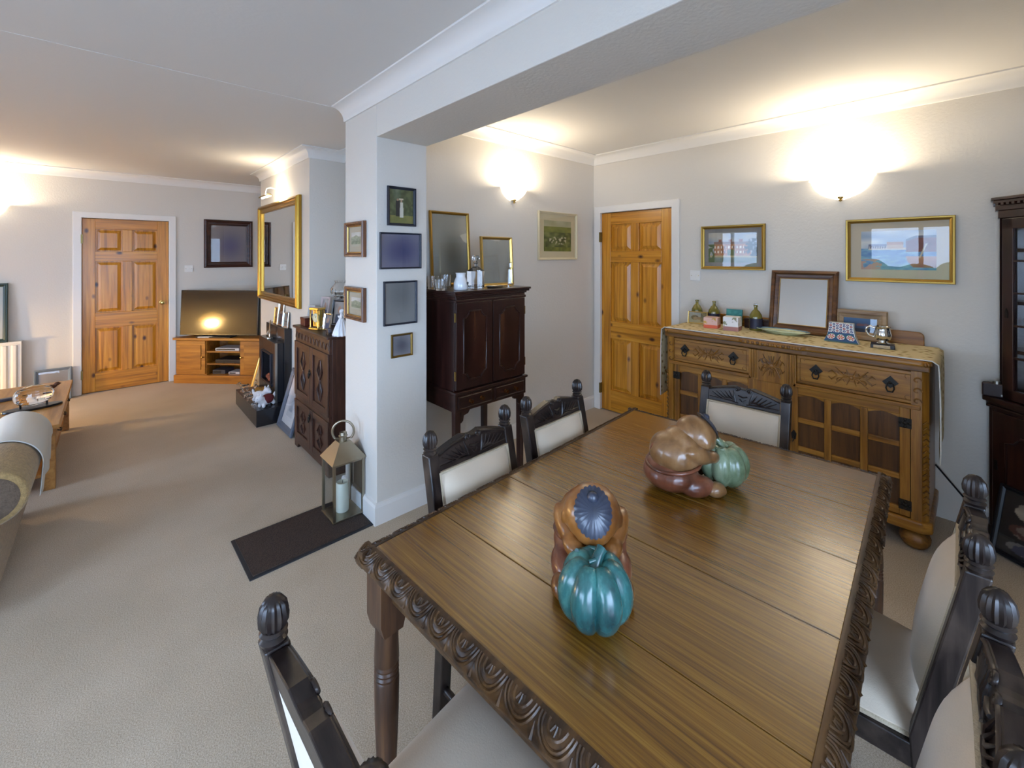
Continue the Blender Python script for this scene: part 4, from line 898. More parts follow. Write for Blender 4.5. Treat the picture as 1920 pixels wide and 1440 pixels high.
for sg in (-1, 1):
    xa, xb = sorted((sg * .012, sg * (cw / 2 - .012))); dw = MB().box(xa, xb, -.009, -.001, .590, .675).build('drawer', MAHX, tc_, bevel=.002)
    m = MB(); m.tube([(xa + .01, -.010, .598), (xb - .01, -.010, .598), (xb - .01, -.010, .667), (xa + .01, -.010, .667)], .0025, 5, closed=True); m.build('bead', MAHX, dw)
    for k in (-1, 1): m = MB(); m.T = Matrix.Translation(((xa + xb) / 2 + k * .045, -.009, .632)) @ Matrix.Rotation(PI / 2, 4, 'X'); m.lathe([(.013, 0), (.006, .004), (.006, .012), (.013, .018), (.011, .026), (.0001, .029)], 14); m.build('knob', metal('aged_knob', '5a3a20', .4), dw, smooth=40)
for sx in (-1, 1):
    for y in (.028, cd - .03):
        MB().prism([(sx * (cw / 2 - .022) - .022, .58), (sx * (cw / 2 - .022) + .022, .58), (sx * (cw / 2 - .022) + .016, 0), (sx * (cw / 2 - .022) - .016, 0)], y - .019, y + .019, 'y').build('leg', MAH, tc_, bevel=.002)
    br = [(sx * (cw / 2 - .044), .58), (sx * (cw / 2 - .044), .50), (sx * (cw / 2 - .060), .512), (sx * (cw / 2 - .066), .545), (sx * (cw / 2 - .10), .552), (sx * (cw / 2 - .12), .58)]
    MB().prism(br if sx < 0 else br[::-1], .006, .022, 'y').build('bracket', MAHX, tc_)
CT = 1.3335
def on_cab(u, y):   # point above cabinet at depth Y=y under picture column u
    d = ray(u, 480); return (d.x * y / d.y, y, CT)
for uL, uR, vT, lab, fn, fm, yy in ((806, 879, 394, 'tall gold framed mirror-like picture with smeared grey image on the mahogany cabinet', blur('9a9a90', '67665c', .55, .4, .3), GILT2, YB - .045), (900, 958, 443, 'smaller gold framed picture with plain grey image on the mahogany cabinet', blur('b0ac9c', '98958a', .5, .5, .5), GOLDLT, 2.375)):
    A = PY(uL, vT, yy + .015); B = PY(uR, vT, yy + .015)
    framed('framed_picture', lab, 'picture', ((A.x + B.x) / 2, yy, CT), 0, B.x - A.x, A.z - CT, .020, fm, fn, fd=.022, lean=.06, nx=24, ny=30)
CLEAR = crystal('cut_crystal')
def tumbler(label, loc, r=.038, h=.085):
    t = thing('crystal_tumbler', label, 'glass', loc, 0, 'crystal tumblers on the mahogany cabinet'); m = MB(); m.lathe([(.0001, 0), (r * .86, 0), (r, .01), (r * 1.04, h), (r * .95, h), (r * .88, .016), (.0001, .014)], 24, ribs=16, ramp=.08); m.build('glass_body', CLEAR, t, smooth=40); return t
tumbler('cut crystal tumbler nearest the pillar on the mahogany cabinet', on_cab(812, 2.42)); tumbler('cut crystal tumbler behind the white jug on the mahogany cabinet', on_cab(836, 2.44), .036, .090); tumbler('short cut crystal tumbler in front, between pillar and jug', on_cab(826, 2.30), .036, .07)
t = thing('milk_jug', 'small white milk jug with a grey heart on the mahogany cabinet', 'jug', on_cab(864, 2.265), .25)
m = MB(); m.lathe([(.0001, 0), (.044, 0), (.047, .006), (.046, .04), (.038, .066), (.030, .082), (.031, .100), (.036, .108), (.033, .108), (.028, .098), (.027, .082), (.034, .06), (.040, .03), (.0001, .008)], 32); m.build('jug_body', plain('white_china', 'dfe3e6', .2, coat=.5), t, smooth=50)
hp = [(.012 * 16 * math.sin(a) ** 3 / 16, .012 * (13 * math.cos(a) - 5 * math.cos(2 * a) - 2 * math.cos(3 * a) - math.cos(4 * a)) / 16) for a in [2 * PI * k / 32 for k in range(32)]]
m = MB(); m.T = rotz(.35); m.prism([(x, z + .040) for x, z in hp], -.049, -.042, 'y'); m.build('heart', plain('grey_heart', '55504c', .5), t)
t = thing('decanter', 'square cut glass decanter with faceted stopper on the mahogany cabinet', 'decanter', on_cab(892, 2.29), .3)
m = MB(); m.prism([(-.042, -.042), (.042, -.042), (.042, .042), (-.042, .042)], 0, .115, 'z')
m.add([(-.042, -.042, .115), (.042, -.042, .115), (.042, .042, .115), (-.042, .042, .115), (-.014, -.014, .145), (.014, -.014, .145), (.014, .014, .145), (-.014, .014, .145)], [(0, 1, 5, 4), (1, 2, 6, 5), (2, 3, 7, 6), (3, 0, 4, 7), (4, 5, 6, 7)])
m.lathe([(.014, .145), (.013, .165), (.018, .170), (.018, .174)], 16); m.build('decanter_body', CLEAR, t)
m = MB(); m.lathe([(.010, .174), (.012, .180), (.024, .190), (.026, .205), (.020, .220), (.0001, .222)], 8); m.build('stopper', CLEAR, t)
t = thing('glass_vase', 'slim tall clear glass bottle vase at the end of the mahogany cabinet', 'vase', on_cab(957, 2.29)); m = MB(); m.lathe([(.0001, 0), (.022, 0), (.023, .004), (.020, .12), (.016, .128), (.010, .135), (.010, .165), (.013, .170), (.009, .168), (.008, .135), (.014, .122), (.017, .02), (.0001, .014)], 6); m.build('glass_body', CLEAR, t)
t = thing('silver_tray', 'small oval silver tray before the smaller gold frame', 'tray', on_cab(928, 2.265)); m = MB(); m.T = Matrix.Diagonal((1.7, 1, 1, 1)); m.lathe([(.0001, .002), (.030, .002), (.040, .010), (.043, .012), (.043, .010), (.036, .0), (.0001, .0)], 28); m.build('dish', SILVER, t, smooth=50)
# ================================================================== corner cabinet
cc = thing('corner_cabinet', 'dark mahogany glazed corner cabinet beyond the sideboard', 'corner cabinet', (XS - .004, YD + .004, 0), 0)
# plan: corner at origin, sides along -X and +Y
def plan(s, r=.10): return [(0, 0), (-s, 0), (-s, r), (-r, s), (0, s)]
S1, S2 = .694, .655
MB().prism(plan(S1), .07, .73, 'z').build('lower_carcass', MAH, cc, bevel=.003); MB().prism(plan(S1 + .006), 0, .075, 'z').build('plinth', MAHX, cc, bevel=.004)
for o, z0, z1 in ((.012, .722, .738), (.004, .738, .754), (.026, .754, .780)): MB().prism(plan(S1 + o), z0, z1, 'z').build('ledge_moulding', MAHX, cc, bevel=.004)
FA = math.atan2(S1 - .10, S1 - .10)
def face(s, off=0):  # matrix: local x along diagonal front, local -y outwards
    r = .10; a, b = Vector((-r, s, 0)), Vector((-s, r, 0)); c = (a + b) / 2; d = (b - a).normalized(); n = Vector((d.y, -d.x, 0)); n = n if n.dot(Vector((-1, 1, 0))) > 0 else -n
    M = Matrix(((d.x, -n.x, 0, c.x + n.x * off), (d.y, -n.y, 0, c.y + n.y * off), (0, 0, 1, 0), (0, 0, 0, 1))); return M, (b - a).length
M1, L1 = face(S1)
m = MB(); m.T = M1; m.box(-L1 / 2 + .03, L1 / 2 - .03, -.016, .004, .09, .712); dd = m.build('lower_door', MAH, cc, bevel=.003)
m = MB(); m.T = M1; i, z0, z1 = L1 / 2 - .10, .16, .61; m.tube([(-i, -.018, z0 + .03), (-i + .03, -.018, z0), (i - .03, -.018, z0), (i, -.018, z0 + .03), (i, -.018, z1 - .05), (i - .04, -.018, z1 - .04), (i - .07, -.018, z1), (-i + .07, -.018, z1), (-i + .04, -.018, z1 - .04), (-i, -.018, z1 - .05)], .006, 6, closed=True); m.build('panel_moulding', MAH, dd, smooth=60)
m = MB(); m.T = M1; m.prism([(-L1 / 2 + .05 - .008, .40), (-L1 / 2 + .05 + .008, .40), (-L1 / 2 + .05 + .006, .45), (-L1 / 2 + .05 - .006, .45)], -.020, -.014, 'y'); m.build('escutcheon', IRON, dd)
# upper glazed part: back boards, shelves, pilasters, door
UZ0, UZ1 = .780, 1.785
MB().box(-S2, 0, 0, .012, UZ0, UZ1).build('back_board', MAH, cc); MB().box(-.012, 0, .012, S2, UZ0, UZ1).build('back_board', MAH, cc)
for z in (UZ0 + .012, 1.04, 1.30, 1.58, UZ1 - .012): MB().prism([(-.012, .012), (-S2 + .03, .012), (-S2 + .03, .10), (-.10, S2 - .03), (-.012, S2 - .03)], z - .009, z + .009, 'z').build('shelf', MAHX, cc)
for a in ([(-S2, 0), (-S2, .10), (-S2 + .05, .058), (-S2 + .05, .012)], [(0, S2), (-.10, S2), (-.058, S2 - .05), (-.012, S2 - .05)]): MB().prism(a, UZ0, UZ1, 'z').build('pilaster', MAH, cc, bevel=.002)
for o, z0, z1 in ((.006, UZ1 - .03, UZ1 + .012), (.016, UZ1 + .012, UZ1 + .04), (.024, UZ1 + .052, UZ1 + .068), (.032, UZ1 + .068, UZ1 + .085)): MB().prism(plan(S2 + o), z0, z1, 'z').build('cornice_moulding', MAHX, cc, bevel=.003)
M2, L2 = face(S2)
m = MB(); m.T = M2
for k in range(30): x = -L2 / 2 + L2 * (k + .5) / 30; m.box(x - .007, x + .007, -.030, .0, UZ1 + .040, UZ1 + .052)
m.T = Matrix()
for k in range(4): m.box(-.095 + k * .025, -.081 + k * .025, S2, S2 + .022, UZ1 + .040, UZ1 + .052)
m.build('dentils', MAHX, cc)
m = MB(); m.T = M2; sw = .055; z0, z1 = UZ0 + .004, UZ1 - .034
m.box(-L2 / 2 + .02, -L2 / 2 + .02 + sw, -.012, .012, z0, z1); m.box(L2 / 2 - .02 - sw, L2 / 2 - .02, -.012, .012, z0, z1); m.box(-L2 / 2 + .02, L2 / 2 - .02, -.012, .012, z0, z0 + sw); m.box(-L2 / 2 + .02, L2 / 2 - .02, -.012, .012, z1 - sw, z1)
gd = m.build('glazed_door', MAH, cc, bevel=.003)
zs = [z0 + sw + (z1 - z0 - 2 * sw) * k / 5 for k in range(6)]
xs = [-L2 / 2 + .02 + sw + (L2 - .04 - 2 * sw) * k / 3 for k in range(4)]
for z in zs[1:-1]: m = MB(); m.T = M2; m.box(xs[0], xs[-1], -.010, .004, z - .005, z + .005); m.build('glazing_bar', MAHX, gd)
for x in xs[1:-1]: m = MB(); m.T = M2; m.box(x - .005, x + .005, -.010, .004, zs[0], zs[-1]); m.build('glazing_bar', MAH, gd)
for a in range(3):
    for b in range(5): m = MB(); m.T = M2; m.box(xs[a], xs[a + 1], -.002, .0, zs[b], zs[b + 1]); m.build('pane', PICGLASS, gd)
m = MB(); m.T = M2; x = -L2 / 2 + .045; m.prism([(x - .007, 1.22), (x + .007, 1.22), (x + .008, 1.25), (x, 1.27), (x - .008, 1.25)], -.016, -.012, 'y'); m.build('escutcheon', IRON, gd)
# hip flask box on its ledge
t = thing('hip_flask', 'dark leather hip flask with steel cap on the corner cabinet ledge', 'flask', (3.54, -.075, .7805), math.radians(-98))
MB().box(-.050, .050, -.016, .016, 0, .075).build('flask_body', plain('dark_leather', '2c1c1c', .5), t, bevel=.008, seg=3)
m = MB(); m.lathe([(.016, .073), (.016, .088), (.0001, .090)], 16, (.005, 0, 0)); m.build('cap', STEEL, t, smooth=40); MB().box(.022, .040, -.0168, -.0155, .010, .020).build('maker_plate', STEEL, t)
# collage frame leaning against it
def collage(u, v):
    for cx, cy, w, h, c1, c2 in ((.30, .74, .20, .16, 'c9bba4', '3a3030'), (.30, .42, .22, .12, 'a89a88', '5a3c34'), (.74, .76, .18, .15, 'b8b0a0', '46505a'), (.74, .40, .18, .20, 'c0b4a0', '6a3a36'), (.30, .15, .22, .10, '8d8578', '4a4a58'), (.74, .12, .18, .08, 'b0a898', '39404a')):
        if ((u - cx) / w) ** 2 + ((v - cy) / h) ** 2 < 1: return hx(c2) if ns(u * 18, v * 18) > .55 else mixc(hx(c1), hx(c2), ns(u * 7 + 3, v * 7) * .5)
    return hx('2b2724')
P1 = PZ(1858, 1032); P1.z = 0
framed('photo_frame', 'black collage frame of photographs leaning on the floor by the corner cabinet', 'photo frame', (3.407 + .25 * math.cos(math.radians(-126)), -.055 + .25 * math.sin(math.radians(-126)), .004), math.radians(-126), .50, .35, .022, BLACK, collage, fd=.02, lean=.22, nx=80, ny=56)
# white board tucked behind the sideboard end
t = thing('hardboard_sheet', 'thin white sheet with dark edge leaning on the wall past the sideboard', 'board', (XS - .045, .088, .002), -PI / 2)
m = MB(); m.T = Matrix.Rotation(-.06, 4, 'X'); m.prism([(-.075, .30), (.14, .03), (.13, .0), (-.075, .0)][::1], -.005, 0, 'y'); m.T = Matrix(); m.build('sheet', plain('white_sheet', 'cfcac2', .6), t)
m = MB(); m.T = Matrix.Rotation(-.06, 4, 'X'); m.tube([(-.075, -.0025, .30), (.14, -.0025, .03)], .005, 5); m.build('edge_strip', BLACK, t)
# ================================================================== lounge: mat and lantern
MATM = plain('brown_coir', '3e3029', .95, bump=.9, bscale=160, var=.5, vscale=160)
t = thing('door_mat', 'dark brown rectangular doormat with rubber border beside the pillar', 'mat', (.800, 2.558, 0), math.radians(1))
MB().box(-.315, .315, -.20, .20, 0, .006).build('rubber_backing', plain('black_rubber', '22242a', .6), t, bevel=.002); MB().box(-.297, .297, -.182, .182, .0055, .011).build('pile', MATM, t)
t = thing('candle_lantern', 'tall steel lantern with ring handle holding a cream candle on the doormat', 'lantern', (1.030, 2.595, .0112), 0)
LS = metal('lantern_steel', 'a39a88', .32); s = .095; hh = .335
m = MB(); m.box(-s, s, -s, s, 0, .010); m.build('base', LS, t, bevel=.002)
for a in (-1, 1):
    for b in (-1, 1): MB().box(a * (s - .010) - .007, a * (s - .010) + .007, b * (s - .010) - .007, b * (s - .010) + .007, .010, hh).build('corner_post', LS, t)
m = MB()
for a in (-1, 1): m.box(-s, s, a * (s - .010) - .006, a * (s - .010) + .006, hh - .014, hh); m.box(a * (s - .010) - .006, a * (s - .010) + .006, -s, s, hh - .014, hh)
m.build('top_rail', LS, t)
for k in range(4): m = MB(); m.T = rotz(k * PI / 2); m.box(-s + .017, s - .017, s - .012, s - .009, .010, hh - .014); m.build('pane', clear_pane('lantern_pane', (.92, .95, .97), 1.45), t)
m = MB(); q = s + .006; m.add([(-q, -q, hh), (q, -q, hh), (q, q, hh), (-q, q, hh), (-.034, -.034, hh + .095), (.034, -.034, hh + .095), (.034, .034, hh + .095), (-.034, .034, hh + .095)], [(3, 2, 1, 0), (0, 1, 5, 4), (1, 2, 6, 5), (2, 3, 7, 6), (3, 0, 4, 7), (4, 5, 6, 7)]); m.build('roof', LS, t)
m = MB(); m.lathe([(.022, hh + .095), (.022, hh + .120), (.027, hh + .124), (.022, hh + .128), (.020, hh + .145), (.0001, hh + .148)], 16); m.build('chimney', LS, t, smooth=40)
m = MB(); m.T = rotz(-.55); m.tube([(.062 * math.cos(a), 0, hh + .150 + .062 * math.sin(a)) for a in [-.75 + k * (PI + 1.5) / 22 for k in range(23)]], .007, 8); m.tube([(.046, 0, hh + .108), (-.046, 0, hh + .108)], .005, 6); m.build('ring_handle', LS, t, smooth=60)
t = thing('pillar_candle', 'cream pillar candle inside the steel lantern', 'candle', (1.028, 2.600, .0215)); m = MB(); m.lathe([(.0001, 0), (.036, 0), (.0365, .005), (.0365, .165), (.033, .17), (.020, .163), (.0001, .160)], 24); m.build('wax', plain('cream_wax', 'e3dcc4', .5), t, smooth=40); MB().cyl((0, 0, .158), (.002, 0, .178), .0015, n=6).build('wick', BLACK, t)
# ================================================================== carved dark cabinet in the alcove
DO = wood('jacobean_oak', '22110d', '3f241b', '573425', 'z', 30, 2.5, .36, bump=.2, coat=.15); DOX = wood('jacobean_oak_across', '22110d', '3f241b', '573425', 'x', 30, 2.5, .36, bump=.2, coat=.15)
kw, kd, kh = .74, .40, .985
kc = thing('oak_cabinet', 'dark carved oak cabinet in the alcove between pillar and fireplace', 'cabinet', (1.125, 3.445, 0), -PI / 2)
MB().box(-kw / 2, kw / 2, .018, kd, .06, kh - .02).build('carcass', DO, kc, bevel=.003); MB().box(-kw / 2 - .018, kw / 2 + .018, -.022, kd, kh - .02, kh).build('top', DOX, kc, bevel=.006)
MB().box(-kw / 2, kw / 2, -.002, .018, kh - .125, kh - .02).build('frieze', DOX, kc, bevel=.002)
bp_ = [(-kw / 2 - .006, .075), (-kw / 2 - .006, 0), (-kw / 2 + .07, 0), (-kw / 2 + .09, .035), (kw / 2 - .09, .035), (kw / 2 - .07, 0), (kw / 2 + .006, 0), (kw / 2 + .006, .075)]
MB().prism(bp_, -.008, .016, 'y').build('bracket_base', DOX, kc, bevel=.003); MB().box(-kw / 2, -kw / 2 + .02, .016, kd, 0, .065).build('side_base', DOX, kc); MB().box(kw / 2 - .02, kw / 2, .016, kd, 0, .065).build('side_base', DOX, kc)
MB().box(-kw / 2, kw / 2, -.004, .018, .385, .42).build('mid_rail', DOX, kc, bevel=.002)
for z0, z1, hz in ((.42, kh - .125, .665), (.075, .385, .33)):
    for sg in (-1, 1):
        xa, xb = sorted((sg * .002, sg * kw / 2)); dd = MB().box(xa, xb, .0, .019, z0, z1).build('door', DO, kc)
        for a, b in ((xa, xa + .055), (xb - .055, xb)): MB().box(a, b, -.012, .0, z0, z1).build('stile', DO, dd, bevel=.003)
        for a, b in ((z0, z0 + .05), (z1 - .05, z1)): MB().box(xa + .055, xb - .055, -.011, .0, a, b).build('rail', DOX, dd, bevel=.003)
        c = MB(); cx, cz = (xa + xb) / 2, (z0 + z1) / 2; hh_ = (z1 - z0) / 2 - .07
        for s2 in (-1, 1):
            c.tube([(cx, -.002, cz - hh_ * s2 * .0), (cx + .045, -.005, cz + hh_ * .45 * s2), (cx + .01, -.002, cz + hh_ * s2)], [.006, .008, .002], 5); c.tube([(cx, -.002, cz), (cx - .045, -.005, cz + hh_ * .45 * s2), (cx - .01, -.002, cz + hh_ * s2)], [.006, .008, .002], 5)
            c.tube([(cx, -.002, cz + .01 * s2), (cx, -.004, cz + hh_ * .7 * s2)], [.006, .002], 5)
        c.ell((cx, -.002, cz), (.014, .006, .014), 10, 6); c.build('carving', DO, dd, smooth=60)
    h = MB()
    for q in range(6): h.ell((.018 * math.cos(q * PI / 3), -.014, hz + .018 * math.sin(q * PI / 3)), (.008, .004, .008), 8, 6)
    h.ell((0, -.016, hz), (.010, .008, .010), 8, 6); h.tube([(-.010, -.02, hz - .004), (-.012, -.022, hz - .03), (0, -.022, hz - .042), (.012, -.022, hz - .03), (.010, -.02, hz - .004)], .0035, 6); h.build('ring_pull', IRON, kc, smooth=60)
c = MB()
for k in range(10): x = -kw / 2 + kw * (k + .5) / 10; c.tube([(x + .028 * math.cos(a), -.003, kh - .10 + .05 * math.sin(a)) for a in [PI * q / 8 for q in range(9)]], .003, 5)
c.build('frieze_carving', DO, kc, smooth=60)
def onk(u, x): d = ray(u, 480); return (x, d.y * x / d.x, kh)
def thing_box(name, label, cat, loc, rz, sx, sy, sz, mat): t = thing(name, label, cat, loc, rz); MB().box(-sx / 2, sx / 2, -sy / 2, sy / 2, 0, sz * .7).build('box_body', mat, t, bevel=.002); MB().box(-sx / 2 - .002, sx / 2 + .002, -sy / 2 - .002, sy / 2 + .002, sz * .7, sz).build('lid', mat, t, bevel=.002); return t
thing_box('wooden_box', 'small reddish wooden box on the carved cabinet', 'box', onk(577, 1.19), -PI / 2, .11, .08, .065, wood('red_box_wood', '3a150e', '5c2418', '6e3324', 'x', 24, 3, .3))
t = thing('carriage_clock', 'brass carriage clock with pillars on the carved cabinet', 'clock', onk(595, 1.175), -PI / 2 + .35)
MB().box(-.052, .052, -.038, .038, 0, .016).build('base', BRASS, t, bevel=.004); MB().box(-.050, .050, -.036, .036, .150, .168).build('top', BRASS, t, bevel=.004)
for a in (-1, 1):
    for b in (-1, 1): m = MB(); m.lathe([(.007, .016), (.005, .024), (.005, .14), (.007, .15)], 10, (a * .042, b * .028, 0)); m.build('pillar', BRASS, t, smooth=40)
m = MB(); m.T = Matrix.Translation((0, -.010, .090)) @ Matrix.Rotation(PI / 2, 4, 'X'); m.lathe([(.0001, 0), (.034, 0), (.034, .008), (.030, .010), (.0001, .009)], 24); m.build('dial', plain('cream_dial', 'd9cfa8', .4), t, smooth=40); MB().box(-.034, .034, -.010, .020, .022, .148).build('movement_case', metal('pale_brass', 'b09a58', .3), t)
m = MB(); m.cyl((0, -.021, .090), (.014, -.021, .104), .0012, n=5); m.cyl((0, -.021, .090), (-.004, -.021, .114), .001, n=5); m.build('hands', BLACK, t)
def face_photo(a, b):
    def f(u, v):
        c = mixc(hx(a), hx(b), ns(u * 5, v * 6))
        if (u - .5) ** 2 + (v - .62) ** 2 < .03: c = hx('b9917c')
        if v < .42 and abs(u - .5) < .32: c = hx('3d4560')
        return c
    return f
SMF = dict(fd=.012, lean=.16, nx=24, ny=28)
framed('photo_frame', 'small white framed photograph behind the wooden box on the carved cabinet', 'photo frame', onk(583, 1.30), -PI / 2 + .5, .075, .13, .010, plain('white_frame', 'd5d3ce', .4), face_photo('8d9098', 'c9ccd0'), **SMF)
framed('photo_frame', 'silver framed photograph next to the carriage clock', 'photo frame', onk(613, 1.215), -PI / 2 + .3, .085, .125, .011, SILVER, face_photo('a08a78', '5c6272'), **SMF)
framed('photo_frame', 'pale framed photograph behind the clock on the carved cabinet', 'photo frame', onk(607, 1.40), -PI / 2 + .35, .11, .20, .016, plain('pale_pink_frame', 'cdb9b4', .5), face_photo('c8bcb4', '9a8f8a'), **SMF)
framed('photo_frame', 'black framed photograph behind the white lady figurine', 'photo frame', onk(634, 1.36), -PI / 2 + .45, .15, .21, .018, BLACK, face_photo('b0aaa4', '807a78'), **SMF)
# white lady figurine
t = thing('lady_figurine', 'white porcelain lady in a flared gown on the carved cabinet', 'figurine', onk(640, 1.21), -PI / 2)
PORC = plain('white_porcelain', 'e2e4e8', .22, coat=.5)
m = MB(); m.lathe([(.0001, 0), (.060, 0), (.062, .008), (.050, .045), (.034, .085), (.020, .112), (.016, .122)], 36, ribs=12, ramp=.16); m.build('gown', PORC, t, smooth=60)
blob('figure', [((0, 0, .130), (.017, .013, .024), None), ((0, 0, .152), (.008, .008, .012), None), ((0, 0, .170), (.014, .015, .017), None), ((-.022, -.006, .128), (.020, .007, .008), (0, .5, .3)), ((.022, -.006, .128), (.020, .007, .008), (0, -.5, -.3)), ((0, .006, .176), (.016, .014, .013), None)], PORC, t, .003, 3)
t = thing('pewter_ornament', 'small dark pewter carriage ornament on the carved cabinet edge', 'ornament', onk(617, 1.150), -PI / 2)
PEW = metal('dark_pewter', '5b5a62', .35); m = MB(); m.box(-.018, .018, -.012, .012, .014, .042); m.lathe([(.016, .042), (.010, .050), (.0001, .054)], 10); m.build('coach_body', PEW, t, bevel=.003)
for a in (-1, 1):
    for b in (-1, 1): m = MB(); m.T = Matrix.Translation((a * .016, b * .013, .013)) @ Matrix.Rotation(PI / 2, 4, 'X'); m.lathe([(.0001, -.002), (.013, -.002), (.013, .002), (.0001, .002)], 14); m.build('wheel', PEW, t)
t = thing('crystal_vase', 'tall footed cut crystal bowl standing at the back of the carved cabinet', 'vase', onk(640, 1.43), 0)
m = MB(); m.lathe([(.0001, 0), (.045, 0), (.046, .006), (.014, .018), (.010, .06), (.012, .17), (.030, .20), (.046, .215), (.075, .235), (.086, .265), (.082, .30), (.060, .325), (.050, .34), (.056, .36), (.052, .36), (.045, .34), (.07, .30), (.078, .265), (.06, .235), (.0001, .215)], 32, ribs=16, ramp=.06); m.build('bowl', CLEAR, t, smooth=40)
# ================================================================== fireplace
FB = plain('black_stone', '1b1b20', .25, coat=.2)
fp = thing('fireplace', 'black slab fireplace with grey electric fire and raised hearth', 'fireplace', (XC - .004, 4.855, 0), -PI / 2)
MB().box(-.435, .435, -.325, 0, 0, .150).build('hearth', FB, fp, bevel=.003)
MB().box(-.325, .325, -.065, 0, .150, .845).build('back_panel', FB, fp, bevel=.003)
GREYF = metal('graphite_metal', '4c4c54', .35)
m = MB(); a, b, z0, z1 = .31, .17, .150, .712
for x0, x1, q0, q1 in ((-a, -b, z0, z1), (b, a, z0, z1), (-b, b, .585, z1), (-b, b, z0, .29)): m.box(x0, x1, -.135, -.065, q0, q1)
m.build('fire_front', plain('fire_front_black', '2a2b30', .25, .3), fp, bevel=.003)
MB().box(-.185, .185, -.148, -.135, .275, .30).build('trim_bar', GREYF, fp); 
m = MB(); m.box(a - .008, a + .004, -.142, -.122, .15, .715); m.build('side_trim', STEEL, fp)
m = MB(); m.tube([(-b, -.14, .29), (b, -.14, .29), (b, -.14, .585), (-b, -.14, .585)], .012, 6, closed=True); m.build('opening_trim', GREYF, fp)
MB().box(-b, b, -.072, -.066, .29, .585).build('fire_back', plain('fire_back_black', '0d0d0f', .6), fp)
m = MB(); rr = random.Random(2)
for k in range(16): m.ell((rr.uniform(-.13, .13), -.10 + rr.uniform(-.015, .015), .305 + rr.uniform(0, .03)), (.028, .018, .02), 8, 6)
m.build('coals', plain('pale_coals', '8a4a34', .8, var=.5, vscale=20), fp, smooth=60)
# things on the fireplace
SMF2 = dict(fd=.010, lean=.10, nx=18, ny=22)
FY = lambda u: (lambda d: d.y * (XC - .03) / d.x)(ray(u, 480))
framed('photo_frame', 'brass upright photo frame at the far end of the fireplace top', 'photo frame', (XC - .030, FY(517), .846), -PI / 2 + .1, .09, .17, .012, GOLDLT, face_photo('a89a78', '8a8068'), **SMF2)
framed('photo_frame', 'tall silver photo frame in the middle of the fireplace top', 'photo frame', (XC - .034, FY(526), .846), -PI / 2 + .15, .12, .27, .012, SILVER, face_photo('9a9690', '7d7668'), **SMF2)
framed('photo_frame', 'short silver photo frame at the near end of the fireplace top', 'photo frame', (XC - .034, FY(536), .846), -PI / 2 + .2, .10, .15, .012, SILVER, face_photo('8a8c94', 'b4b8bc'), **SMF2)
t = thing('ribbon_figurine', 'slender silver ribbon figurine on the ledge of the electric fire', 'figurine', (XC - .103, 4.90, .713), -PI / 2)
m = MB(); m.lathe([(.0001, 0), (.032, 0), (.030, .008), (.010, .014), (.0001, .016)], 20); m.build('base', SILVER, t, smooth=40)
m = MB(); m.tube([(-.004, 0, .012), (-.016, 0, .06), (.004, 0, .12), (.028, 0, .165), (.034, 0, .19), (.022, 0, .185), (.012, 0, .13), (.012, 0, .07)], [.006, .005, .006, .005, .004, .005, .006, .003], 8); m.build('ribbon', SILVER, t, smooth=60)
framed('photo_frame', 'tiny silver photo frame lying back at the far end of the fire ledge', 'photo frame', (XC - .075, 5.06, .713), -PI / 2 + .3, .08, .075, .010, SILVER, face_photo('8a8c94', '5c6068'), fd=.01, lean=.5, nx=12, ny=12)
# leaning pictures either side
P = PZ(478, 727); framed('framed_picture', 'cream and gilt framed sketch leaning beyond the fireplace hearth', 'picture', (XC - .125, 5.47, .003), -PI / 2, .30, .42, .030, GOLDLT, lambda u, v: mixc(hx('c9bea0'), hx('9d937c'), ns(u * 8, v * 10)), fd=.02, lean=.27, mount=.03, mcol='d9d0b4', nx=24, ny=30)
framed('framed_picture', 'grey framed white print leaning on the floor between hearth and carved cabinet', 'picture', (XC - .165, 4.155, .003), -PI / 2, .40, .52, .055, plain('slate_frame', '5a6270', .45), lambda u, v: mixc(hx('c6c9ce'), hx('8b93a0'), ns(u * 4, v * 5) if .2 < u < .8 and .15 < v < .85 else 0), fd=.022, lean=.27, mount=.07, mcol='dcdde0', nx=30, ny=40)
# hearth ornaments
HZ = .1505
def onh(u, v): p = PZ(u, v, HZ); return (p.x, p.y, HZ)
WDOG = plain('white_dog_fur', 'e4e4e8', .7, bump=.7, bscale=70)
def dog(label, loc, rz, coatc, up):
    t = thing('dog_figurine', label, 'figurine', loc, rz)
    e = [((0, 0, .045), (.062, .030, .034), None), ((.062, 0, .070 + up), (.028, .024, .026), None), ((.088, 0, .064 + up), (.016, .013, .012), None), ((.045, 0, .055 + up * .5), (.026, .022, .030), None), ((-.066, 0, .062), (.010, .010, .026), (0, -.4, 0))]
    for x in (-.042, .042):
        for y in (-.018, .018): e.append(((x, y, .017), (.013, .011, .0175), None))
    for y in (-.014, .014): e.append(((.058, y, .097 + up), (.007, .006, .016), None))
    b = blob('dog_body', e, WDOG, t, .0045, 3)
    m = MB()
    for y in (-.009, .009): m.ell((.086, y, .074 + up), (.003, .003, .003), 6, 4)
    m.ell((.104, 0, .066 + up), (.004, .005, .004), 6, 4); m.build('eyes_and_nose', BLACK, b)
    t.scale = (1.3, 1.3, 1.3)
    if coatc: blob('dog_coat', [((-.004, 0, .052), (.052, .035, .033), None), ((-.004, 0, .046), (.046, .037, .030), None)], plain('maroon_coat', coatc, .8, bump=.4, bscale=120), t, .005, 2)
    return t
dog('white terrier figurine wearing a maroon coat on the hearth', (1.075, 4.51, HZ), math.radians(-150), '5e1a1e', 0.0)
dog('plain white terrier figurine standing behind the coated one on the hearth', (1.065, 4.69, HZ), math.radians(-60), None, .015)
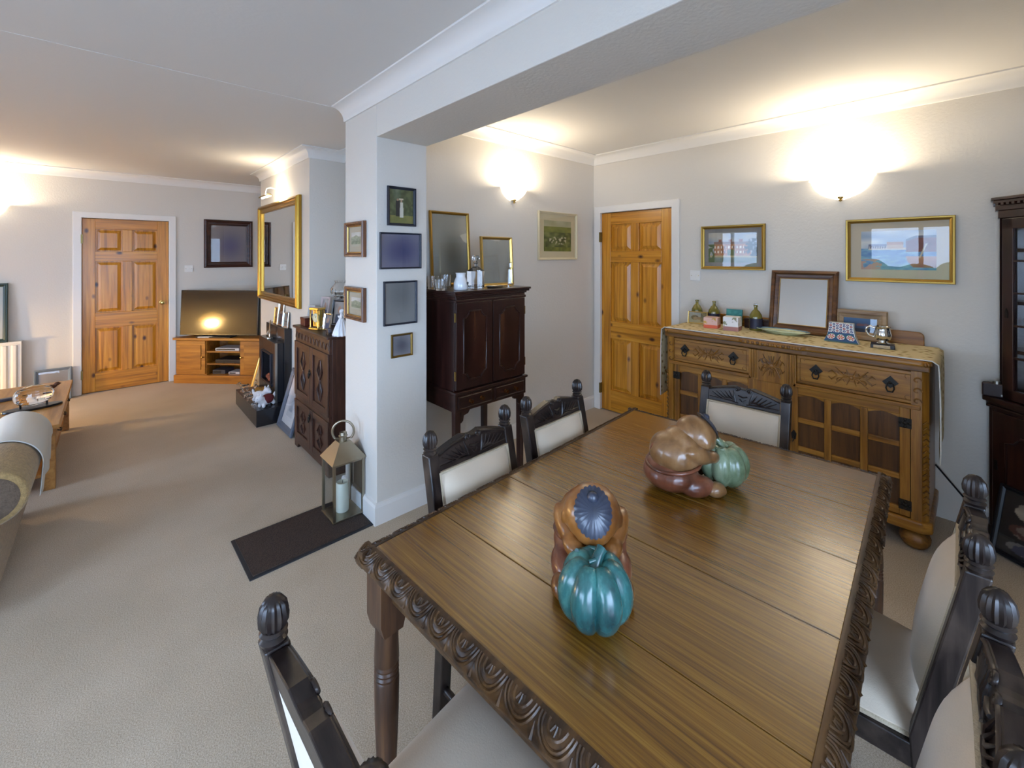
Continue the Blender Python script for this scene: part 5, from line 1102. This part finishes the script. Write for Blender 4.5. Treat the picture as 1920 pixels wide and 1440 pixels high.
t = thing('wooden_block_box', 'small tan wooden box behind the dogs on the hearth', 'box', (1.105, 4.86, HZ), -.4); MB().box(-.045, .045, -.04, .04, 0, .085).build('box_body', wood('tan_box_wood', '9a6a24', 'c08a3a', 'd2a050', 'z', 20, 3, .45), t, bevel=.003); MB().box(-.016, .016, -.008, .008, .0845, .0865).build('slot', BLACK, t)
def horse(label, loc, rz, k=1.0):
    t = thing('crystal_animal', label, 'figurine', loc, rz, 'crystal animals on the hearth')
    e = [((0, 0, .045 * k), (.032 * k, .014 * k, .016 * k), None), ((.030 * k, 0, .066 * k), (.011 * k, .009 * k, .022 * k), (0, .5, 0)), ((.046 * k, 0, .082 * k), (.017 * k, .008 * k, .008 * k), (0, .5, 0)), ((-.036 * k, 0, .045 * k), (.008 * k, .006 * k, .020 * k), (0, .4, 0))]
    for x in (-.022, .022):
        for y in (-.009, .009): e.append(((x * k, y * k, .019 * k), (.006 * k, .005 * k, .0195 * k), None))
    blob('glass_body', e, CLEAR, t, .004, 2); return t
for u, v, a, k, lab in ((458, 735, 200, 1.25, 'largest clear crystal horse at the far corner of the hearth'), (463, 746, 160, 1.0, 'clear crystal horse standing in front of the largest one'), (468, 752, 190, .9, 'small clear crystal deer in the middle of the hearth'), (477, 764, 30, .8, 'low clear crystal animal nearest the coated dog')): horse(lab, onh(u, v), math.radians(a), k)
horse('clear crystal unicorn standing at the back of the hearth', onh(480, 736), math.radians(80), 1.3)
# ================================================================== television corner
TS = wood('tv_stand_pine', '7d4a12', 'a86a1e', 'bd822e', 'x', 22, 1.5, .4, bump=.08, coat=.2)
fx0, fx1 = Vector((.59, 6.66)), Vector((1.42, 5.80)); dv = (fx1 - fx0).normalized(); ang = math.atan2(dv.y, dv.x); wl = (fx1 - fx0).length
mid = (fx0 + fx1) / 2
ts = thing('tv_stand', 'pine corner television stand with open middle shelves', 'tv stand', (mid.x, mid.y, 0), ang)
hw = wl / 2
def tplan(o): return [(-hw - o, -o), (hw + o, -o), (hw + o, .06), (.30, .42), (-.30, .42), (-hw - o, .06)]
MB().prism(tplan(.012), 0, .10, 'z').build('plinth', TS, ts, bevel=.004); MB().prism(tplan(.020), .525, .555, 'z').build('top', TS, ts, bevel=.005)
for sg in (-1, 1):
    xa, xb = sorted((sg * .21, sg * hw)); m = MB(); pp = [(xa, .02), (xb, .02), (xb, .06), (sg * .30, .40), (sg * .21, .40)] if True else None
    m.prism(pp, .10, .525, 'z'); m.build('side_cupboard', TS, ts)
    dd = MB().box(xa + .01, xb - .01, .002, .02, .115, .515).build('door', TS, ts, bevel=.002)
    i = .05; MB().box(xa + .01 + i, xb - .01 - i, -.006, .002, .115 + i, .515 - i).build('raised_panel', TS, dd, bevel=.005); m = MB(); m.T = Matrix.Translation((sg * .245, .0, .32)) @ Matrix.Rotation(PI / 2, 4, 'X'); m.lathe([(.006, 0), (.005, .01), (.012, .018), (.009, .026), (.0001, .028)], 12); m.build('knob', BRASS, dd, smooth=40)
for z in (.225, .375): MB().box(-.21, .21, .012, .38, z, z + .016).build('shelf', TS, ts)
MB().box(-.21, .21, .38, .40, .10, .525).build('back_board', TS, ts)
def tvloc(x, y, z): v = mid + dv * x + Vector((-dv.y, dv.x)) * y; return (v.x, v.y, z)
def av_box(name, label, x, y, z, sx, sy, sz, col): t = thing(name, label, 'media box', tvloc(x, y, z), ang); MB().box(-sx / 2, sx / 2, -sy / 2, sy / 2, 0, sz).build('casing', plain('casing_' + col, col, .4), t, bevel=.003); MB().box(-sx / 2 + .012, sx / 2 - .05, -sy / 2 - .001, -sy / 2 + .002, sz * .25, sz * .75).build('display', BLACK, t); return t
av_box('set_top_box', 'white media box on the top shelf of the television stand', 0.03, .14, .3915, .30, .20, .032, 'c8c8c6'); av_box('disc_player', 'black disc player on the middle shelf of the television stand', .04, .15, .2415, .32, .22, .042, '1c1c20'); av_box('router_box', 'pale router box on the bottom of the television stand', .11, .12, .1015, .14, .14, .03, 'bfbfc4'); av_box('games_box', 'dark grey box at the bottom of the television stand', -.09, .14, .1015, .16, .16, .05, '3a3a42')
tv = thing('television', 'black flat screen television on the pine corner stand', 'television', tvloc(-.12, .095, .556), ang)
MB().box(-.22, .22, -.10, .10, 0, .012).build('foot', BLACK, tv, bevel=.004); MB().box(-.04, .04, .0, .03, .01, .10).build('neck', BLACK, tv)
m = MB(); m.T = Matrix.Translation((0, 0, .014)) @ Matrix.Rotation(-.05, 4, 'X'); m.box(-.50, .50, -.004, .035, 0, .555); m.build('bezel', plain('tv_bezel', '101012', .25), tv, bevel=.003)
m = MB(); m.T = Matrix.Translation((0, 0, .014)) @ Matrix.Rotation(-.05, 4, 'X'); m.box(-.488, .488, -.006, -.003, .016, .543); m.build('screen', plain('tv_screen_glass', '050506', .06, coat=1.0), tv)
t = thing('remote_control', 'pale remote control lying in front of the television', 'remote', tvloc(-.22, .010, .5555), ang + .1); MB().box(-.085, .085, -.02, .02, 0, .016).build('body', plain('remote_grey', 'c6c4bc', .4), t, bevel=.004)
m = MB()
for k in range(5):
    for q in (-1, 0, 1): m.box(-.06 + k * .022 - .004, -.06 + k * .022 + .004, q * .010 - .003, q * .010 + .003, .016, .018)
m.build('buttons', BLACK, t)
# ================================================================== television wall: radiator and leaning pictures
RAD = plain('radiator_enamel', 'dcdad2', .35)
rd = thing('radiator', 'cream ribbed panel radiator under the wall light', 'radiator', (-1.26, YT - .004, 0), 0)
m = MB(); x0, x1 = -.58, .60
m.box(x0, x1, -.075, -.045, .12, .665); ro = m.build('panel', RAD, rd, bevel=.006)
for k in range(17): x = x0 + .05 + k * (x1 - x0 - .1) / 16; MB().prism([(x - .024, -.075), (x - .012, -.087), (x + .012, -.087), (x + .024, -.075)], .15, .635, 'z').build('rib', RAD, rd, bevel=.003)
MB().box(x0, x1, -.092, -.012, .648, .672).build('top_grille', RAD, rd, bevel=.003); MB().box(-.30, -.26, -.045, 0, .25, .55).build('wall_bracket', RAD, rd); MB().box(.26, .30, -.045, 0, .25, .55).build('wall_bracket', RAD, rd)
A = PY(15, 531, YT - .05); framed('framed_picture', 'dark green framed picture resting on the radiator against the wall', 'picture', (A.x - .24, YT - .062, .673), 0, .48, A.z - .673, .035, plain('dark_green_frame', '1c3228', .4), blur('c9ccc6', 'a8b0ac', .5, .5, .4), fd=.02, lean=.055, nx=20, ny=24)
A = PY(64, 692, YT - .03); B = PY(135, 686, YT - .03); framed('framed_picture', 'grey framed picture standing on the floor between radiator and lounge door', 'picture', ((A.x + B.x) / 2, YT - .095, .003), 0, B.x - A.x, B.z - .0, .030, plain('grey_blue_frame', '6f7c88', .45), blur('a2a2a4', '8e8a86', .6, .4, .4), fd=.02, lean=.16, nx=20, ny=20)
# ================================================================== pine coffee table
CP = wood('coffee_table_pine', '8a5a20', 'b07c38', 'c4934c', 'y', 22, 1.5, .4, bump=.08, coat=.2)
ct = thing('coffee_table', 'pine coffee table with drawers and lower shelf beyond the sofa', 'coffee table', (-.262, 4.87, 0), 0)   # right edge at x=0
tw, tl, th_ = .62, .69, .43
MB().box(-tw, .02, -tl - .02, tl + .02, th_ - .028, th_).build('top', CP, ct, bevel=.004)
for a in (-tw + .03, -.03):
    for b in (-tl + .03, tl - .03): MB().box(a - .03, a + .03, b - .03, b + .03, 0, th_ - .028).build('leg', CP, ct, bevel=.003)
MB().box(-tw + .02, -.02, -tl + .03, tl - .03, .25, th_ - .028).build('drawer_case', CP, ct)
for k in range(3):
    y0 = -tl + .065 + k * .42; dr = MB().box(-.020, -.004, y0, y0 + .41, .262, th_ - .036).build('drawer', CP, ct, bevel=.002)
    MB().tube([(-.004, y0 + .15, .33), (.014, y0 + .155, .322), (.014, y0 + .205, .322), (-.004, y0 + .21, .33)], .005, 6).build('pull', IRON, dr, smooth=60)
MB().box(-tw + .03, -.03, -tl + .03, tl - .03, .085, .105).build('lower_shelf', CP, ct)
def onc(u, v): p = PZ(u, v, th_); return (p.x, p.y, th_ + .0005)
q = onc(62, 766); t = thing('crystal_ball_trophy', 'oval cut crystal rugby ball on a black oval stand', 'trophy', (q[0], q[1], q[2]), math.radians(12)); t.scale = (.70, .70, .80)
m = MB(); m.T = Matrix.Diagonal((1, .42, 1, 1)); m.lathe([(.0001, 0), (.215, 0), (.22, .006), (.215, .018), (.0001, .020)], 40); m.build('stand', BLACK, t, smooth=40)
for x in (-.09, .10): MB().cyl((x, 0, .019), (x, 0, .070), .009, n=10).build('support_pin', BLACK, t, smooth=60)
m = MB(); N_, M_ = 32, 14
def rb(u, v): a = 2 * PI * u; s_ = math.sin(PI * v); f_ = 1 - .03 * (int(u * 32) % 2); return (.004 - .148 * math.cos(PI * v), .095 * s_ ** .85 * math.cos(a) * f_, .122 + .095 * s_ ** .85 * math.sin(a) * f_)
m.grid(rb, N_, M_); m.build('crystal_ball', CLEAR, t, smooth=20)
q = onc(20, 752); t = thing('pipe_case', 'long dark slim case lying on the pine coffee table', 'case', (q[0] - .05, q[1] + .02, q[2]), math.radians(14)); MB().box(-.19, .12, -.02, .02, 0, .022).build('case_body', plain('slate_case', '4a4a58', .4), t, bevel=.005); MB().box(-.19, .12, -.0205, .0205, .010, .012).build('seam', BLACK, t)
q = onc(95, 731); t = thing('wooden_figure', 'small carved brown wooden bird behind the crystal ball', 'ornament', (q[0] - .01, q[1], q[2]), .4); blob('bird_body', [((0, 0, .022), (.05, .018, .020), None), ((.05, 0, .040), (.020, .014, .016), None), ((.068, 0, .040), (.012, .005, .005), None), ((-.05, 0, .02), (.03, .008, .008), None)], wood('bird_wood', '3a1c10', '5e3420', '754630', 'x', 20, 4, .35), t, .004, 3)
# ================================================================== sofa with throw
SOF = plain('tan_chenille', '9c8052', .9, bump=.8, bscale=150, var=.22, vscale=60, sheen=.3)
SOFD = plain('brown_chenille', '5d4c3c', .9, bump=.8, bscale=150, var=.2, vscale=60, sheen=.2)
sf = thing('sofa', 'tan chenille sofa with scroll arm, backing onto the room', 'sofa', (-.36, 3.36, 0), 0)   # outer face of the arm at x=0
m = MB(); ap = [(0, .05), (-.005, .36), (-.03, .42), (-.20, .42), (-.225, .36), (-.23, .05)]
m.prism(ap, -.55, .56, 'y'); m.build('arm', SOF, sf, bevel=.02, seg=3)
def roll(cx, cz, r, y0, y1, n=28): q = MB(); q.tube([(cx, y0, cz), (cx, y0 + .012, cz), (cx, y1 - .012, cz), (cx, y1, cz)], [r - .012, r, r, r - .012], n); return q
ro = roll(-.030, .475, .125, -.42, .58).build('arm_roll', SOF, sf, smooth=50)
q = MB(); q.T = Matrix.Translation((-.030, -.422, .475)) @ Matrix.Rotation(PI / 2, 4, 'X'); q.lathe([(.0001, .012), (.05, .011), (.085, .006), (.098, 0)], 28); q.build('scroll_facing', SOFD, ro, smooth=60)
m = MB(); m.box(-1.95, -.23, -.50, .56, .08, .30); m.build('base', SOF, sf, bevel=.02, seg=3)
for k in range(2): MB().box(-.25 - (k + 1) * .84, -.25 - k * .84 - .01, -.20, .57, .30, .46).build('seat_cushion', SOF, sf, bevel=.05, seg=4)
m = MB(); m.T = Matrix(); m.prism([(-.56, .08), (-.30, .08), (-.24, .46), (-.30, .80), (-.48, .82), (-.58, .70)], -1.95, -.235, 'x'); m.build('back', SOF, sf, bevel=.04, seg=4)
m = MB(); m.prism([(x - 1.96, z) for x, z in ap], -.55, .56, 'y'); m.build('arm', SOF, sf, bevel=.02, seg=3); roll(-2.10, .475, .125, -.46, .58).build('arm_roll', SOF, sf, smooth=50)
for x in (-.08, -2.1):
    for y in (-.48, .50): MB().cyl((x - .03, y, 0), (x - .03, y, .06), .025, .03, 10).build('foot', DKWOOD, sf)
tr = thing('sofa_throw', 'white cloth folded over the sofa arm', 'throw', (-.36, 3.36, 0), 0)
def thr(u, v):
    a = math.radians(205) - u * math.radians(250); r = .134 + .004 * math.sin(u * 9 + v * 5); y = -.02 + v * .56 + .03 * math.sin(u * 5)
    x, z = -.030 + r * math.cos(a), .475 + r * math.sin(a)
    if a < math.radians(-10): k = (math.radians(-10) - a); z = .475 + r * math.sin(math.radians(-10)) - k * .24; x = -.030 + r * math.cos(math.radians(-10)) - k * .012 + .008 * math.sin(v * 12)
    return (x, y, z)
MB().sheet(thr, 40, 20, (.003, 0, .004)).build('cloth', plain('white_throw', 'dcdcd6', .85, bump=.2, bscale=80), tr, smooth=70)
# table lamp out of frame that the television reflects
lp = thing('table_lamp', 'table lamp with amber glass shade standing by the window wall', 'lamp', (-2.05, 6.11, .36), 0)
m = MB(); m.lathe([(.0001, 0), (.09, 0), (.085, .015), (.02, .03), (.014, .20), (.02, .24), (.012, .30)], 24); m.build('base', metal('bronze', '5a4024', .4), lp, smooth=40)
m = MB(); m.lathe([(.21, .26), (.20, .30), (.13, .37), (.04, .41), (.02, .415)], 28, cap=False); m.build('shade', plain('amber_shade', (.9, .5, .12), .5, emit=4.0), lp, smooth=50)
L = bpy.data.lights.new('bulb', 'POINT'); L.energy = 150; L.color = (1, .62, .22); L.shadow_soft_size = .05; o = bpy.data.objects.new('bulb', L); COL.objects.link(o); o.parent = lp; o.location = (0, 0, .22)
t = thing('side_table', 'small round side table under the table lamp', 'side table', (-2.05, 6.11, 0)); m = MB(); m.lathe([(.0001, .33), (.24, .33), (.25, .345), (.24, .359), (.0001, .359)], 32); m.build('top', DKWOOD, t, smooth=40); m = MB(); m.lathe([(.18, 0), (.17, .02), (.03, .05), (.025, .28), (.05, .33)], 24); m.build('pedestal', DKWOOD, t, smooth=40)
